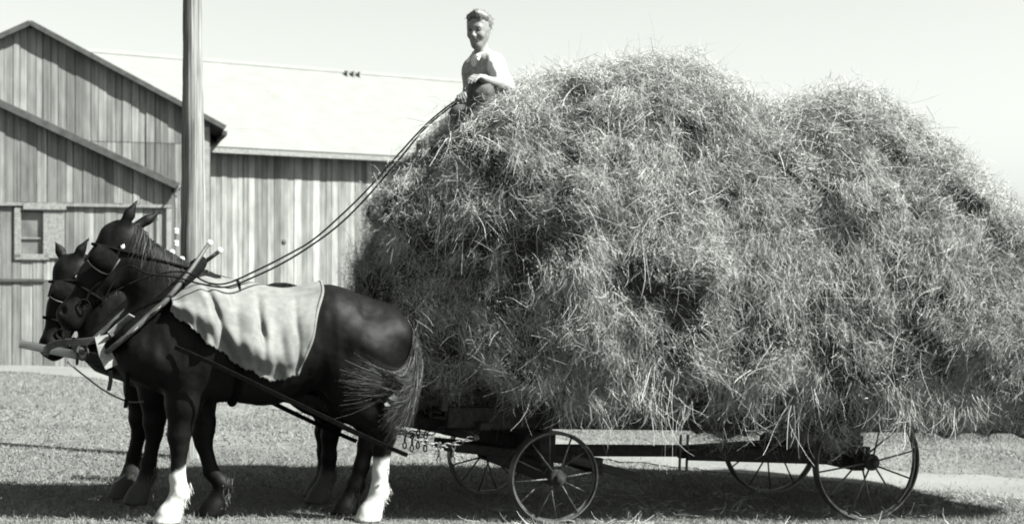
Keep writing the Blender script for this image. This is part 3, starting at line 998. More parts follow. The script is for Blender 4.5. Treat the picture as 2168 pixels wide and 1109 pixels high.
# ------------------------------------------------------------------ bodies from smooth-blended round cones
class Body:
    def __init__(self):
        self.pr = []          # (a, b, ra, rb, scale, k, sign)

    def cone(self, a, b, ra, rb, ky=1.0, k=.06, cut=False, ax=1):
        self.pr.append((np.array(a, float), np.array(b, float), ra, rb, ky, k, cut, ax))
        return self

    def ball(self, c, r, ky=1.0, k=.06, cut=False, ax=1):
        return self.cone(c, (c[0], c[1], c[2] + 1e-4), r, r, ky, k, cut, ax)

    @staticmethod
    def prim(P, pr):
        a, b, ra, rb, ky, k, cut, ax = pr
        ba = b - a
        t = np.clip(((P - a) @ ba) / (ba @ ba), 0, 1)
        Q = P - a - t[..., None] * ba
        if ky != 1.0:
            Q = Q.copy(); Q[..., ax] /= ky
        return (np.sqrt(np.sum(Q * Q, -1)) - (ra + (rb - ra) * t)) * min(1, ky ** .5)

    @staticmethod
    def blend(D, d, k, cut):
        if cut:
            h = np.maximum(k - np.abs(D + d), 0) / k
            return np.maximum(D, -d) + h * h * k * .25
        h = np.maximum(k - np.abs(D - d), 0) / k
        return np.minimum(D, d) - h * h * k * .25

    def eval(self, P, upto=None):
        D = np.full(P.shape[:-1], 2.0)
        for pr in self.pr[:upto]:
            D = self.blend(D, self.prim(P, pr), pr[5], pr[6])
        return D

    def mesh(self, h, floor=None):
        lo = np.min([np.minimum(p[0] - p[2], p[1] - p[3]) for p in self.pr if not p[6]], 0) - 3 * h
        hi = np.max([np.maximum(p[0] + p[2], p[1] + p[3]) for p in self.pr if not p[6]], 0) + 3 * h
        n = np.ceil((hi - lo) / h).astype(int) + 1
        ax = [lo[i] + h * np.arange(n[i]) for i in range(3)]
        D = np.full(n, 2.0, dtype=np.float32)
        for pr in self.pr:
            a, b, ra, rb, ky, k, cut, _ = pr
            m = max(ra, rb) * max(1, ky) + k + 3 * h
            l_ = np.clip(np.floor((np.minimum(a, b) - m - lo) / h).astype(int), 0, n)
            h_ = np.clip(np.ceil((np.maximum(a, b) + m - lo) / h).astype(int) + 1, 0, n)
            sl = tuple(slice(l_[i], h_[i]) for i in range(3))
            G = np.stack(np.meshgrid(*[ax[i][sl[i]] for i in range(3)], indexing='ij'), -1)
            D[sl] = self.blend(D[sl], self.prim(G, pr), k, cut)
        if floor is not None:
            zz = ax[2][None, None, :]
            D = np.maximum(D, floor - zz)
        return surface_nets(D, lo, h)


def surface_nets(D, lo, h):
    nx, ny, nz = D.shape
    ins = D < 0
    cs = [(i, j, k) for i in (0, 1) for j in (0, 1) for k in (0, 1)]
    sub = lambda A, c: A[c[0]:nx - 1 + c[0], c[1]:ny - 1 + c[1], c[2]:nz - 1 + c[2]]
    cnt = sum(sub(ins, c).astype(np.int8) for c in cs)
    act = (cnt > 0) & (cnt < 8)
    I = np.argwhere(act)
    val = {c: D[I[:, 0] + c[0], I[:, 1] + c[1], I[:, 2] + c[2]] for c in cs}
    pos = np.zeros((len(I), 3)); num = np.zeros(len(I))
    for a in cs:
        for ax in range(3):
            if a[ax] == 1: continue
            b = list(a); b[ax] = 1; b = tuple(b)
            cr = (val[a] < 0) != (val[b] < 0)
            t = val[a] / np.where(cr, val[a] - val[b], 1)
            p = np.repeat(np.array([a], float), len(I), 0); p[:, ax] = t
            pos += p * cr[:, None]; num += cr
    Vt = lo + h * (I + pos / num[:, None])
    idm = -np.ones(act.shape, dtype=np.int64)
    idm[act] = np.arange(len(I))
    Q = []
    for ax in range(3):
        o1, o2 = (ax + 1) % 3, (ax + 2) % 3
        s0 = [slice(None)] * 3; s1 = [slice(None)] * 3
        s0[ax] = slice(0, -1); s1[ax] = slice(1, None)
        cr = ins[tuple(s0)] != ins[tuple(s1)]
        E = np.argwhere(cr)
        ok = (E[:, o1] > 0) & (E[:, o2] > 0) & (E[:, o1] < D.shape[o1] - 1) & (E[:, o2] < D.shape[o2] - 1)
        E = E[ok]
        quad = []
        for d1, d2 in ((1, 1), (0, 1), (0, 0), (1, 0)):
            e = E.copy(); e[:, o1] -= d1; e[:, o2] -= d2
            quad.append(idm[e[:, 0], e[:, 1], e[:, 2]])
        q = np.stack(quad, 1)
        flip = ~ins[E[:, 0], E[:, 1], E[:, 2]]
        q[flip] = q[flip][:, ::-1]
        Q.append(q)
    Q = np.concatenate(Q)
    Q = Q[(Q >= 0).all(1)]
    return Vt, Q

# ------------------------------------------------------------------ horses
def first_out(body, c, d, off, r1=.75, upto=None):
    """distance from c along d where the body surface (+off) is left behind"""
    r = np.linspace(.01, r1, 120)
    P = np.array(c)[None] + r[:, None] * np.array(d)[None]
    D = body.eval(P, upto) - off
    k = np.argmax(D > 0) if (D > 0).any() else len(r) - 1
    if k == 0: return r[0]
    t = D[k - 1] / (D[k - 1] - D[k]) if D[k] != D[k - 1] else 0
    return r[k - 1] + (r[k] - r[k - 1]) * t

def ring_on(body, c, n, off=.01, m=36, a0=0, a1=2 * math.pi, upto=None):
    n = Vector(n).normalized()
    u = n.cross(Vector((0, 1, 0))).normalized()
    w = Vector((0, 1, 0))
    out = []
    full = abs(a1 - a0 - 2 * math.pi) < 1e-4
    for k in range(m):
        a = a0 + (a1 - a0) * k / (m if full else m - 1)
        d = u * math.cos(a) + w * math.sin(a)
        r = first_out(body, c, d, off, upto=upto)
        out.append(Vector(c) + d * r)
    return out

def ribbon_strap(mb, pts, width_dir, w, th=.006):
    """flat strap along pts, wide in width_dir"""
    pts = [Vector(p) for p in pts]
    prev = None
    vs_, fs = [], []
    for i, p in enumerate(pts):
        t = (pts[min(i + 1, len(pts) - 1)] - pts[max(i - 1, 0)]).normalized()
        wd = Vector(width_dir[i] if isinstance(width_dir, list) else width_dir)
        wd = (wd - t * wd.dot(t)).normalized()
        nn = t.cross(wd)
        for a, b in ((-1, -1), (1, -1), (1, 1), (-1, 1)):
            vs_.append(p + wd * a * w / 2 + nn * b * th / 2)
        if i:
            o = (i - 1) * 4
            for k in range(4):
                fs.append((o + k, o + (k + 1) % 4, o + 4 + (k + 1) % 4, o + 4 + k))
    fs.append((3, 2, 1, 0)); o = (len(pts) - 1) * 4; fs.append((o, o + 1, o + 2, o + 3))
    mb.add(vs_, fs)

def smooth_path(pts, n=8):
    """Catmull-Rom through pts"""
    P = [Vector(p) for p in pts]
    P = [P[0] * 2 - P[1]] + P + [P[-1] * 2 - P[-2]]
    out = []
    for i in range(1, len(P) - 2):
        for k in range(n):
            t = k / n
            p0, p1, p2, p3 = P[i - 1:i + 3]
            out.append(.5 * ((2 * p1) + (p2 - p0) * t + (2 * p0 - 5 * p1 + 4 * p2 - p3) * t * t + (3 * p1 - p0 - 3 * p2 + p3) * t ** 3))
    out.append(P[-2])
    return out

def horse_body(poll, muz, legs, ears, neck0=(1.30, 0, 1.38)):
    B = Body()
    # trunk first (the blanket lies on these)
    B.cone((.40, 0, 1.225), (.78, 0, 1.165), .325, .37, .86, .08)
    B.cone((.78, 0, 1.165), (1.22, 0, 1.165), .37, .375, .86, .08)
    B.cone((.02, 0, 1.27), (.36, 0, 1.285), .25, .318, .86, .10)
    B.cone((.98, 0, 1.40), (1.26, 0, 1.475), .17, .165, .75, .12)
    B.cone((1.25, 0, 1.20), (1.52, 0, 1.17), .37, .28, .86, .10)
    for s in (-1, 1):
        B.cone((-.07, s * .13, 1.25), (.06, s * .14, 1.00), .17, .20, 1, .10)
        B.ball((.30, s * .17, 1.37), .10, 1, .16)
        B.cone((1.20, s * .20, 1.45), (1.50, s * .22, 1.08), .11, .15, 1, .12)      # shoulder blade
    ntrunk = len(B.pr)
    B.cone(neck0, (poll[0] - .02, 0, poll[2] - .08), .30, .155, .60, .10)
    for s in (-1, 1):
        B.ball((1.58, s * .11, 1.10), .165, 1, .08)
    p, m = Vector(poll), Vector(muz)
    ax = (m - p).normalized()
    up = Vector((ax.z * -1, 0, ax.x)); up = up if up.x > 0 else -up           # towards the face
    H = lambda f, o, y=0: tuple(p + (m - p) * f + up * o + Vector((0, y, 0)))
    L = (m - p).length
    B.ball(tuple(p), .125, .72, .06)
    B.cone(H(.05, .05), H(.55, .035), .105, .085, .78, .05)
    B.cone(H(.5, .03), H(.95, .02), .082, .066, .80, .05)
    for s in (-1, 1):
        B.cone(H(.18, -.055, s * .035), H(.42, -.055, s * .035), .115, .095, .62, .05)     # cheek
        B.ball(H(.30, .045, s * .075), .042, 1, .04)                                    # brow over the eye
    B.cone(H(.4, -.06), H(.93, -.035), .075, .045, .8, .05)                              # jaw
    B.ball(H(.97, .012), .082, .85, .05)
    B.ball(H(1.03, -.035), .05, 1.1, .04)
    for s in (-1, 1):
        B.ball(H(.97, .07, s * .05), .022, 1, .02, cut=True)
        e0, e1 = ears[0 if s > 0 else 1]
        B.cone(e0, tuple(Vector(e0).lerp(Vector(e1), .5)), .034, .036, .7, .025)
        B.cone(tuple(Vector(e0).lerp(Vector(e1), .5)), e1, .036, .010, .7, .015)
    nlegs = len(B.pr)
    for kind, pts in legs:
        for (a, ra), (b, rb) in zip(pts[:-1], pts[1:]):
            B.cone(a, b, ra, rb, 1, .035 if ra < .1 else .07)
    return B, ntrunk, H

def fore(b, xe, xk, xh):
    """foreleg at lateral b: elbow, knee and hoof positions along the body"""
    return ('fore', [((xe, b * 1.05, 1.02), .15), ((xe * .4 + xk * .6, b, .78), .105), ((xk, b, .64), .076), ((xk + .006, b, .575), .072),
            ((xk, b, .50), .055), ((xk * .5 + xh * .5 - .02, b, .30), .048), ((xh - .065, b, .205), .058), ((xh - .03, b, .12), .055), ((xh, b, .055), .074), ((xh + .02, b, .0), .088)])

def hind(b, xs, xk, xh):
    return ('hind', [((.13, b * .95, 1.17), .23), ((.225, b * 1.05, .98), .178), ((xs, b, .80), .125), ((xk + .03, b, .66), .085), ((xk, b, .585), .072),
            ((xk + .02, b, .50), .062), ((xk * .5 + xh * .5 - .02, b, .34), .052), ((xh - .06, b, .205), .060), ((xh - .025, b, .12), .057), ((xh, b, .055), .076), ((xh + .02, b, .0), .09)])

def hair_obj(name, m, parent, V_, F_, tone):
    return link_mesh(name, V_, F_, m, parent, attrs={'tone': tone})

def curve_strands(P, W):
    """P (n,k,3) polyline per strand -> ribbons facing outwards at random"""
    n, k, _ = P.shape
    T = np.gradient(P, axis=1)
    Rv = rng.normal(size=(n, 1, 3)) + np.array([0, 1.2, 0])
    S = np.cross(T, np.cross(np.broadcast_to(Rv, T.shape), T))
    S /= np.maximum(np.linalg.norm(S, axis=2, keepdims=True), 1e-6)
    w = (W[:, None] * np.linspace(1, .25, k)[None])[..., None] / 2
    Vv = np.stack([P - S * w, P + S * w], 2).reshape(-1, 3)
    b = (np.arange(n) * k * 2)[:, None]; q = np.arange(k - 1)[None] * 2
    F = np.stack([b + q, b + q + 1, b + q + 3, b + q + 2], -1).reshape(-1, 4)
    return Vv, F, np.repeat(np.arange(n), k * 2)

def bez(C, k=12):
    """C list of (n,3) control points -> Bezier polylines"""
    t = np.linspace(0, 1, k)
    m = len(C) - 1
    out = 0
    for i, c in enumerate(C):
        w = math.comb(m, i) * t ** i * (1 - t) ** (m - i)
        out = out + c[:, None, :] * w[None, :, None]
    return out

def make_horse(M, label, near):
    root = empty('horse', M, label, 'horse', None)
    if near:
        poll, muz = (1.73, 0, 1.85), (2.055, 0, 1.32)
        ears = [((1.75, .065, 1.925), (1.665, .085, 2.11)), ((1.66, -.065, 1.935), (1.49, -.08, 2.055))]
        legs = [fore(.16, 1.30, 1.335, 1.385), fore(-.16, 1.24, 1.135, 1.05), hind(.16, .14, -.055, .03), hind(-.16, .17, -.03, .12)]
    else:
        poll, muz = (1.83, 0, 1.64), (1.97, 0, 1.08)
        ears = [((1.85, .06, 1.71), (1.765, .08, 1.86)), ((1.91, -.055, 1.70), (1.98, -.07, 1.84))]
        legs = [fore(.16, 1.28, 1.26, 1.36), fore(-.16, 1.34, 1.33, 1.44), hind(.16, .16, -.03, .05), hind(-.16, .13, -.05, .0)]
    B, ntr, H = horse_body(poll, muz, legs, ears, (1.30, 0, 1.38) if near else (1.34, 0, 1.28))
    v, f = B.mesh(.0145, floor=0.0)
    white = np.zeros(len(v))
    nz = .05 * vnoise(v, 9.0, 4)
    if near:
        white = np.maximum(white, np.clip((.37 + nz - v[:, 2]) / .03, 0, 1) * (v[:, 0] > 1.2) * (v[:, 1] > 0))
        white = np.maximum(white, np.clip((.45 + nz - v[:, 2]) / .03, 0, 1) * (v[:, 0] < .5) * (v[:, 1] > 0))
    else:
        white = np.clip((.25 + nz - v[:, 2]) / .08, 0, 1) * .11
    body = link_mesh('body', v, f, M_coat, root, smooth=True, attrs={'white': white})
    nn = np.zeros(len(v) * 3, dtype=np.float32); body.data.vertex_normals.foreach_get('vector', nn)
    big = np.clip((v[:, 2] - .55) / .3, 0, 1)                    # uneven muscle and loose skin
    dv = big * (.008 * vnoise(v * [1, 1, .8], 6.5, 61) + .005 * vnoise(v * [1.6, 1, .6], 13., 62)) + .0015 * vnoise(v, 34., 63)
    body.data.vertices.foreach_set('co', (v + nn.reshape(-1, 3) * dv[:, None]).astype(np.float32).ravel())
    body.data.update()
    # eye
    for s in (1, -1):
        e = MB(); e.ball(H(.31, .03, s * .108), .02, 8); e.build('eye', M_eye, root, smooth=True)
    # feather on the fetlocks
    for kind, pts in legs:
        fx, fy, fz = pts[-4][0]
        n = 520
        an = rng.uniform(0, 2 * math.pi, n); hh = rng.uniform(.10, .27, n)
        P0 = np.stack([fx - .01 + np.cos(an) * .05 + (.25 - hh) * .35, fy + np.sin(an) * .05, hh], 1)
        back = np.stack([np.cos(an) * .3 - .15, np.sin(an) * .3, np.full(n, -1.)], 1)
        vv, ff, si = strands(P0, back + rng.normal(size=(n, 3)) * .15, rng.uniform(.03, .085, n), rng.uniform(.003, .0055, n), 3, sag=1.6, curl=.3)
        vv[:, 2] = np.maximum(vv[:, 2], .004)
        white_leg = (near and fy > 0)  # white hair on the near horse's two white legs
        tn = np.clip((.92 if white_leg else (.04 if near else .16)) + rng.normal(size=n) * .1, 0, 1)
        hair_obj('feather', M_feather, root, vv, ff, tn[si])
    # mane and forelock
    n = 900
    t_ = rng.random(n)
    crest0, crest1 = Vector((1.16, 0, 1.63)), Vector(poll) + Vector((-.07, 0, .10))
    if not near: crest0 = Vector((1.22, 0, 1.58))
    P0 = np.array(crest0)[None] + t_[:, None] * np.array(crest1 - crest0)[None]
    for i in range(n):       # sit on the crest
        d = np.array([-.7, 0, .7])
        c = P0[i] - d * .16
        P0[i] = c + d * (first_out(B, c, d, -.004, .4)) if i % 6 == 0 else P0[i]
    order = np.argsort(t_); ref = np.arange(n) % 6 == 0
    ts = t_[ref]; o_ = np.argsort(ts)
    for ax_ in range(3):
        P0[:, ax_] = np.interp(t_, ts[o_], P0[ref][o_, ax_])
    side = np.where(rng.random(n) < .16, 1, -1)
    L = rng.uniform(.10, .26, n)
    C = [P0, P0 + np.stack([rng.normal(0, .02, n) - .01, side * .05, np.full(n, .03)], 1),
         P0 + np.stack([rng.normal(.03, .03, n), side * (.10 + L * .15), -L * .5], 1), P0 + np.stack([rng.normal(.05, .04, n), side * (.13 + L * .1), -L], 1)]
    vv, ff, si = curve_strands(bez(C, 8), rng.uniform(.004, .008, n))
    hair_obj('mane', M_mane, root, vv, ff, rng.random(n)[si])
    # tail
    n = 2600 if near else 500
    dock = np.array([-.235, 0, 1.37])
    P0 = dock + rng.normal(size=(n, 3)) * [.02, .03, .02]
    P1 = np.array([-.255, .09, 1.27]) + rng.normal(size=(n, 3)) * [.02, .05, .03]
    if near:
        k = rng.random(n)
        a = (k < .34)[:, None]
        P2 = np.where(a, np.array([-.22, .26, 1.02]) + rng.normal(size=(n, 3)) * [.03, .04, .05], np.array([-.22, .26, .98]) + rng.normal(size=(n, 3)) * [.04, .05, .05])
        rr_ = rng.beta(1.4, 2.2, n); fan = rng.normal(0, .5, n)
        fwd = np.stack([-.12 + rr_ * .50, .36 + .02 * fan, .93 + rr_ * (.12 + .26 * fan) + .05 * np.sin(rr_ * 5 + fan)], 1)
        P3 = np.where(a, np.stack([-.24 + rr_ * .16, np.full(n, .34), .90 + .06 * fan], 1), np.array([-.20, .36, .86]) + rng.normal(size=(n, 3)) * [.04, .03, .05])
        P4 = np.where(a, fwd, np.array([-.08, .34, .72]) + rng.normal(size=(n, 3)) * [.05, .03, .08])
        Pp = bez([P0, P1, P2, P3, P4], 14)
        # keep the hair outside the haunch
        fl = Pp.reshape(-1, 3)
        for _ in range(4):
            D = B.eval(fl)
            fl[:, 1] += np.clip(.012 - D, 0, .08) * (fl[:, 1] > -.02)
        Pp = fl.reshape(Pp.shape)
    else:
        P2 = np.array([-.36, 0, .95]) + rng.normal(size=(n, 3)) * [.04, .06, .05]
        P3 = np.array([-.27, 0, .55]) + rng.normal(size=(n, 3)) * [.06, .08, .08]
        Pp = bez([P0, P1, P2, P3], 10)
    vv, ff, si = curve_strands(Pp, rng.uniform(.0022, .0048, n))
    hair_obj('tail', M_tailh, root, vv, ff, rng.random(n)[si])

    # bridle
    br = MB()
    p = Vector(poll); m_ = Vector(muz); hax = (m_ - p).normalized()
    up_ = Vector((-hax.z, 0, hax.x)); up_ = up_ if up_.x > 0 else -up_
    nose = ring_on(B, H(.66, 0), hax, .006, 28, upto=None)
    br.tube(nose, .011, 6, closed=True)
    crown = ring_on(B, H(.12, -.02), (hax + up_ * -.35).normalized(), .006, 30)
    br.tube(crown, .011, 6, closed=True)
    for s in (1, -1):
        pts = []
        for f_, o_ in ((.06, .0), (.2, -.015), (.36, -.03), (.52, -.02), (.66, -.005), (.80, -.02)):
            c = H(f_, o_); r = first_out(B, c, (0, s, 0), .008, .3)
            pts.append(Vector(c) + Vector((0, s * r, 0)))
        br.tube(smooth_path(pts, 4), .011, 6)
        c = pts[-1]
        br.tube([c + Vector((.035 * math.cos(a), s * .012, .035 * math.sin(a))) for a in np.linspace(0, 2 * math.pi, 14, endpoint=False)], .006, 6, closed=True)
    bro = br.build('bridle', M_leather, root, smooth=True)
    for s in (1, -1):
        bl = MB(); rim = MB()
        nx_, nz_ = 8, 8
        grid = []
        for i in range(nx_ + 1):
            for j in range(nz_ + 1):
                u_ = i / nx_ - .5; w_ = j / nz_ - .5
                sq = 1 - .25 * (abs(u_) * 2) ** 3
                f_ = .30 + w_ * .25 * sq; o_ = .045 + u_ * .17
                grid.append(Vector(H(f_, o_)) + Vector((0, s * (.145 + .05 * (u_ + .5) ** 2 - .10 * w_ * w_), 0)))
        fs = []
        for i in range(nx_):
            for j in range(nz_):
                a = i * (nz_ + 1) + j
                fs.append((a, a + nz_ + 1, a + nz_ + 2, a + 1))
        b_ = len(grid)
        bl.add(grid + [g + Vector((0, s * .006, 0)) for g in grid], fs + [tuple(b_ + q for q in reversed(ff_)) for ff_ in fs])
        bo = bl.build('blinker', M_leather, root, smooth=True)
        edge = [grid[j] for j in range(nz_ + 1)] + [grid[i * (nz_ + 1) + nz_] for i in range(1, nx_ + 1)]
        rim.tube([g + Vector((0, s * .004, 0)) for g in edge], .0055, 6)
        rim.build('rim', M_leather2, bo, smooth=True)
        ro = MB(); c = Vector(H(.08, -.01)); r = first_out(B, c, (0, s, 0), .012, .3)
        ro.ball(c + Vector((0, s * r, 0)), .015, 8, (1, .5, 1)); ro.build('rosette', M_brass, bro, smooth=True)

    # collar and hames
    dz = 0 if near else -.06
    cc = Vector((1.50, 0, 1.45 + dz)); cn = Vector((.70, 0, .71))
    ring = ring_on(B, cc, cn, .028, 40)
    co = MB(); co.tube(ring, .042, 12, closed=True)
    co.build('collar', M_leather, root, smooth=True)
    un = cn.normalized().cross(Vector((0, 1, 0))).normalized()
    for s in (1, -1):
        pts = []
        side = [q for q in ring if q.y * s > .03]
        side.sort(key=lambda q: q.z)
        for q in side:
            d = (q - cc).normalized()
            pts.append(q + d * .05 + cn.normalized() * -.01)
        tip = (Vector((1.185, .05, 1.845 + dz)) if s > 0 else Vector((1.10, -.06, 1.80 + dz)))
        lowp = [q for q in pts if q.z < 1.50 + dz]
        pts = lowp[::2] + [lowp[-1].lerp(tip, .5) + Vector((0, s * .035, 0)), tip]
        pp = smooth_path(pts, 4)
        hm = MB(); hm.tube(pp, [np.interp(i, [0, len(pp) * .5, len(pp) - 1], [.017, .021, .0135]) for i in range(len(pp))], 10)
        ho = hm.build('hame', M_hame, root, smooth=True)
        kb = MB(); kb.ball(tip + Vector((-.010, 0, .010)), .022, 8); kb.build('hame_knob', M_brass, ho, smooth=True)
        for fidx in (.28, .55):
            ir = MB()
            q = pp[int(len(pp) * fidx)]
            ir.tube([q + Vector((.0, s * (.03 + .03 * math.sin(a)), .0)) + Vector((-.03, 0, .03)) * math.cos(a) for a in np.linspace(0, 2 * math.pi, 12, endpoint=False)], .006, 6, closed=True)
            ir.build('hame_ring', M_iron, ho, smooth=True)
    # traces
    for s in (1, -1):
        tr = MB()
        pts = [(1.42, s * .40, 1.17 + dz), (1.2, s * .41, 1.08), (.8, s * .405, .90), (.45, s * .37, .745), (.1, s * .345, .585), (-.17, s * .34, .475)]
        sp = smooth_path(pts, 6)
        ribbon_strap(tr, sp, (0, s * .3, 1), .028, .012)
        tr.build('trace', M_leather, root)
    if near:
        bd = MB()
        rg = ring_on(B, (.98, 0, 1.16), (1, 0, 0), .008, 40, upto=ntr)
        bd.tube(rg, .022, 8, closed=True, flat=((0, 0, 1), .999)); bd.build('girth', M_leather, root, smooth=True)
        # breast strap down to the neck yoke, hanging straps and cord
        q = Vector((1.84, .12, 1.20))
        b2 = MB()
        ribbon_strap(b2, smooth_path([q, (1.98, .1, 1.175), (2.10, .06, 1.165), (2.18, .02, 1.13), (2.20, 0, 1.08)], 5), (0, .3, 1), .045, .008)
        b2.build('breast_strap', M_leather2, root)
        b3 = MB()
        ribbon_strap(b3, [q + Vector((.02, .01, .02)), (1.83, .15, 1.10), (1.79, .17, 1.02)], [(.9, 0, .2)] * 3, .085, .008)
        b3.build('canvas_strap', M_strap, root); b3 = MB()
        ribbon_strap(b3, [q + Vector((-.03, .05, .03)), (1.75, .17, 1.29), (1.68, .22, 1.36)], [(.4, .6, .5)] * 3, .055, .008)
        b3.build('canvas_strap', M_strap, root)
        for (x, z0, z1) in ((1.69, .99, .76), (1.80, 1.0, .87), (1.13, .84, .72)):
            b4 = MB()
            ribbon_strap(b4, [(x, .2, z0), (x - .005, .2, (z0 + z1) / 2), (x + .006, .2, z1)], (1, 0, .1), .026, .006)
            b4.build('hanging_strap', M_leather, root)
        b5 = MB(); b5.tube(smooth_path([(2.06, .03, 1.04), (1.96, .06, .96), (1.82, .12, .86), (1.68, .17, .80), (1.58, .18, .80)], 6), .006, 6)
        b5.build('loop_cord', M_leather2, root, smooth=True)
    return root, B, ntr

hx, hy = st(-1.25, .3)
M_H1 = frame(hx, hy, WYAW + math.pi)
near_horse, HB, NTR = make_horse(M_H1, 'dark work horse with white feet, under the canvas blanket, nearer of the pair', True)
hx2, hy2 = st(-1.39, 1.2)
M_H2 = frame(hx2, hy2, WYAW + math.pi)
make_horse(M_H2, 'dark work horse with its head held lower, on the far side of the blanketed horse', False)

# ------------------------------------------------------------------ blanket over the near horse
def build_blanket():
    na, nv = 110, 60
    A_near = lambda v: (1.36 - .0 * v, .40)
    cols = []
    a_grid = np.linspace(0, 1, na)
    P = np.zeros((na, 2 * nv + 1, 3))
    hem_a = [.36, .5, .58, .77, 1.0, 1.16, 1.30, 1.42, 1.5]
    hem_z = [1.02, .975, .96, .985, 1.09, 1.18, 1.28, 1.38, 1.44]
    for i, g in enumerate(a_grid):
        a = .40 + g * (1.44 - .40)
        for s in (1, -1):
            arc = []
            for th in np.linspace(0, R(100), 40):
                d = (0, s * math.sin(th), math.cos(th))
                r = first_out(HB, (a, 0, 1.2), d, .018, .7, upto=NTR)
                arc.append((s * math.sin(th) * r, 1.2 + math.cos(th) * r))
            # below the widest point the cloth hangs free
            wid = max(range(len(arc)), key=lambda k: arc[k][0] * s)
            pl = arc[:wid + 1]
            hz = float(np.interp(a, hem_a, hem_z)) if s > 0 else 1.12
            bl, zl = pl[-1]
            zz = zl
            while zz > hz - .3:
                zz -= .03
                pl.append((bl + s * .10 * (zl - zz) * .4, zz))
            pl = [q for q in pl if q[1] > hz] + [next((q[0], hz) for q in pl if q[1] <= hz)]
            pl = np.array(pl)
            ds = np.concatenate([[0], np.cumsum(np.hypot(*np.diff(pl, axis=0).T))])
            t = np.linspace(0, ds[-1], nv + 1)
            bb, zz_ = np.interp(t, ds, pl[:, 0]), np.interp(t, ds, pl[:, 1])
            for k in range(nv + 1):
                v = k / nv
                # rear edge slants forward towards the hem
                aa = a + (1 - g) ** 2 * .20 * v ** 1.3
                fold = 0
                if v > .15:
                    q = np.clip((v - .15) / .5, 0, 1)
                    f1 = math.exp(-((aa - (1.245 - .28 * (v - .2) ** 1.6)) / .035) ** 2)      # deep fold by the hames
                    f2 = math.exp(-((aa - (.885 - .05 * v)) / .026) ** 2) * (v > .2) * np.clip((.85 - v) / .2, 0, 1)
                    f3 = math.exp(-((aa - (.625 - .02 * v)) / .02) ** 2) * .6
                    f4 = math.exp(-((aa - .47) / .03) ** 2) * .5
                    fold = q * (.020 * math.sin(aa * 21 + 1.5 * math.sin(v * 3)) * (.4 + v * .6) + .010 * math.sin(aa * 47 + 2 * v) * v + .012)
                    fold += q * (.022 - .06 * f1 - .05 * f2 - .03 * f3 - .03 * f4)
                    fold += q * (.0035 * math.sin(aa * 83 + 5 * math.sin(v * 7)) * v + .004 * math.sin(aa * 60 - 26 * v) * math.exp(-((aa - 1.15) / .2) ** 2))
                    fold += .05 * q * math.exp(-((v - .80) / .10) ** 2) * np.clip((aa - .55) / .3, 0, 1)   # the cloth bellies out above the hem
                    fold -= .045 * np.clip((v - .86) / .14, 0, 1) * q * np.clip((1.2 - aa) / .3, 0, 1)
                fold = max(fold, -.010)
                P[i, nv + s * k] = (aa + .006 * math.sin(v * 14 + s), bb[k] + s * fold, zz_[k] + (.010 * math.sin(aa * 30) + .006 * math.sin(aa * 71) + .005 * math.sin(aa * 190)) * max(0, (v - .9) * 10))
    m = 2 * nv + 1
    vs_ = P.reshape(-1, 3)
    i, j = np.meshgrid(np.arange(na - 1), np.arange(m - 1), indexing='ij')
    a = (i * m + j).ravel()
    F = np.stack([a, a + m, a + m + 1, a + 1], 1)
    o = link_mesh('horse_blanket', vs_, F, M_blanket, None, M_H1, smooth=True)
    md = o.modifiers.new('thickness', 'SOLIDIFY'); md.thickness = .004; md.offset = 1
    tag(o, 'pale canvas blanket draped in folds over the back of the white-footed horse', 'blanket')
    # rolled seam cord along the rear edge belongs to the blanket
    e = MB()
    e.tube([Vector(P[0, k]) for k in range(0, m, 2)], .011, 8)
    e.build('hem', M_blanket, o, smooth=True)
build_blanket()

# ------------------------------------------------------------------ reins
def build_reins():
    def rein(pts, r, label):
        mb = MB(); mb.tube(smooth_path(pts, 10), r, 6)
        tag(mb.build('rein', M_leather, smooth=True), label, 'rein', 'driving reins')
    T = lambda px, Y0=10.20: Y0 + (px - 470) / 380 * (11.35 - Y0) if px > 470 else Y0 - (470 - px) / 210 * .2
    A = [(212, 650), (262, 566), (315, 580), (372, 587), (430, 602), (482, 607), (540, 585), (600, 556), (660, 519), (720, 474), (780, 414), (848, 334), (900, 272), (942, 236), (978, 209)]
    B_ = [(200, 640), (300, 590), (385, 575), (440, 598), (482, 599), (542, 573), (602, 543), (662, 508), (722, 456), (782, 397), (840, 331), (899, 267), (941, 231), (976, 206)]
    rein([at(x, y, T(x)) for x, y in A], .0066, 'lower leather rein running from the white-footed horse up over the hay')
    rein([at(x, y, T(x) + .06) for x, y in B_], .0064, 'upper leather rein running from the far horse up over the hay')
build_reins()

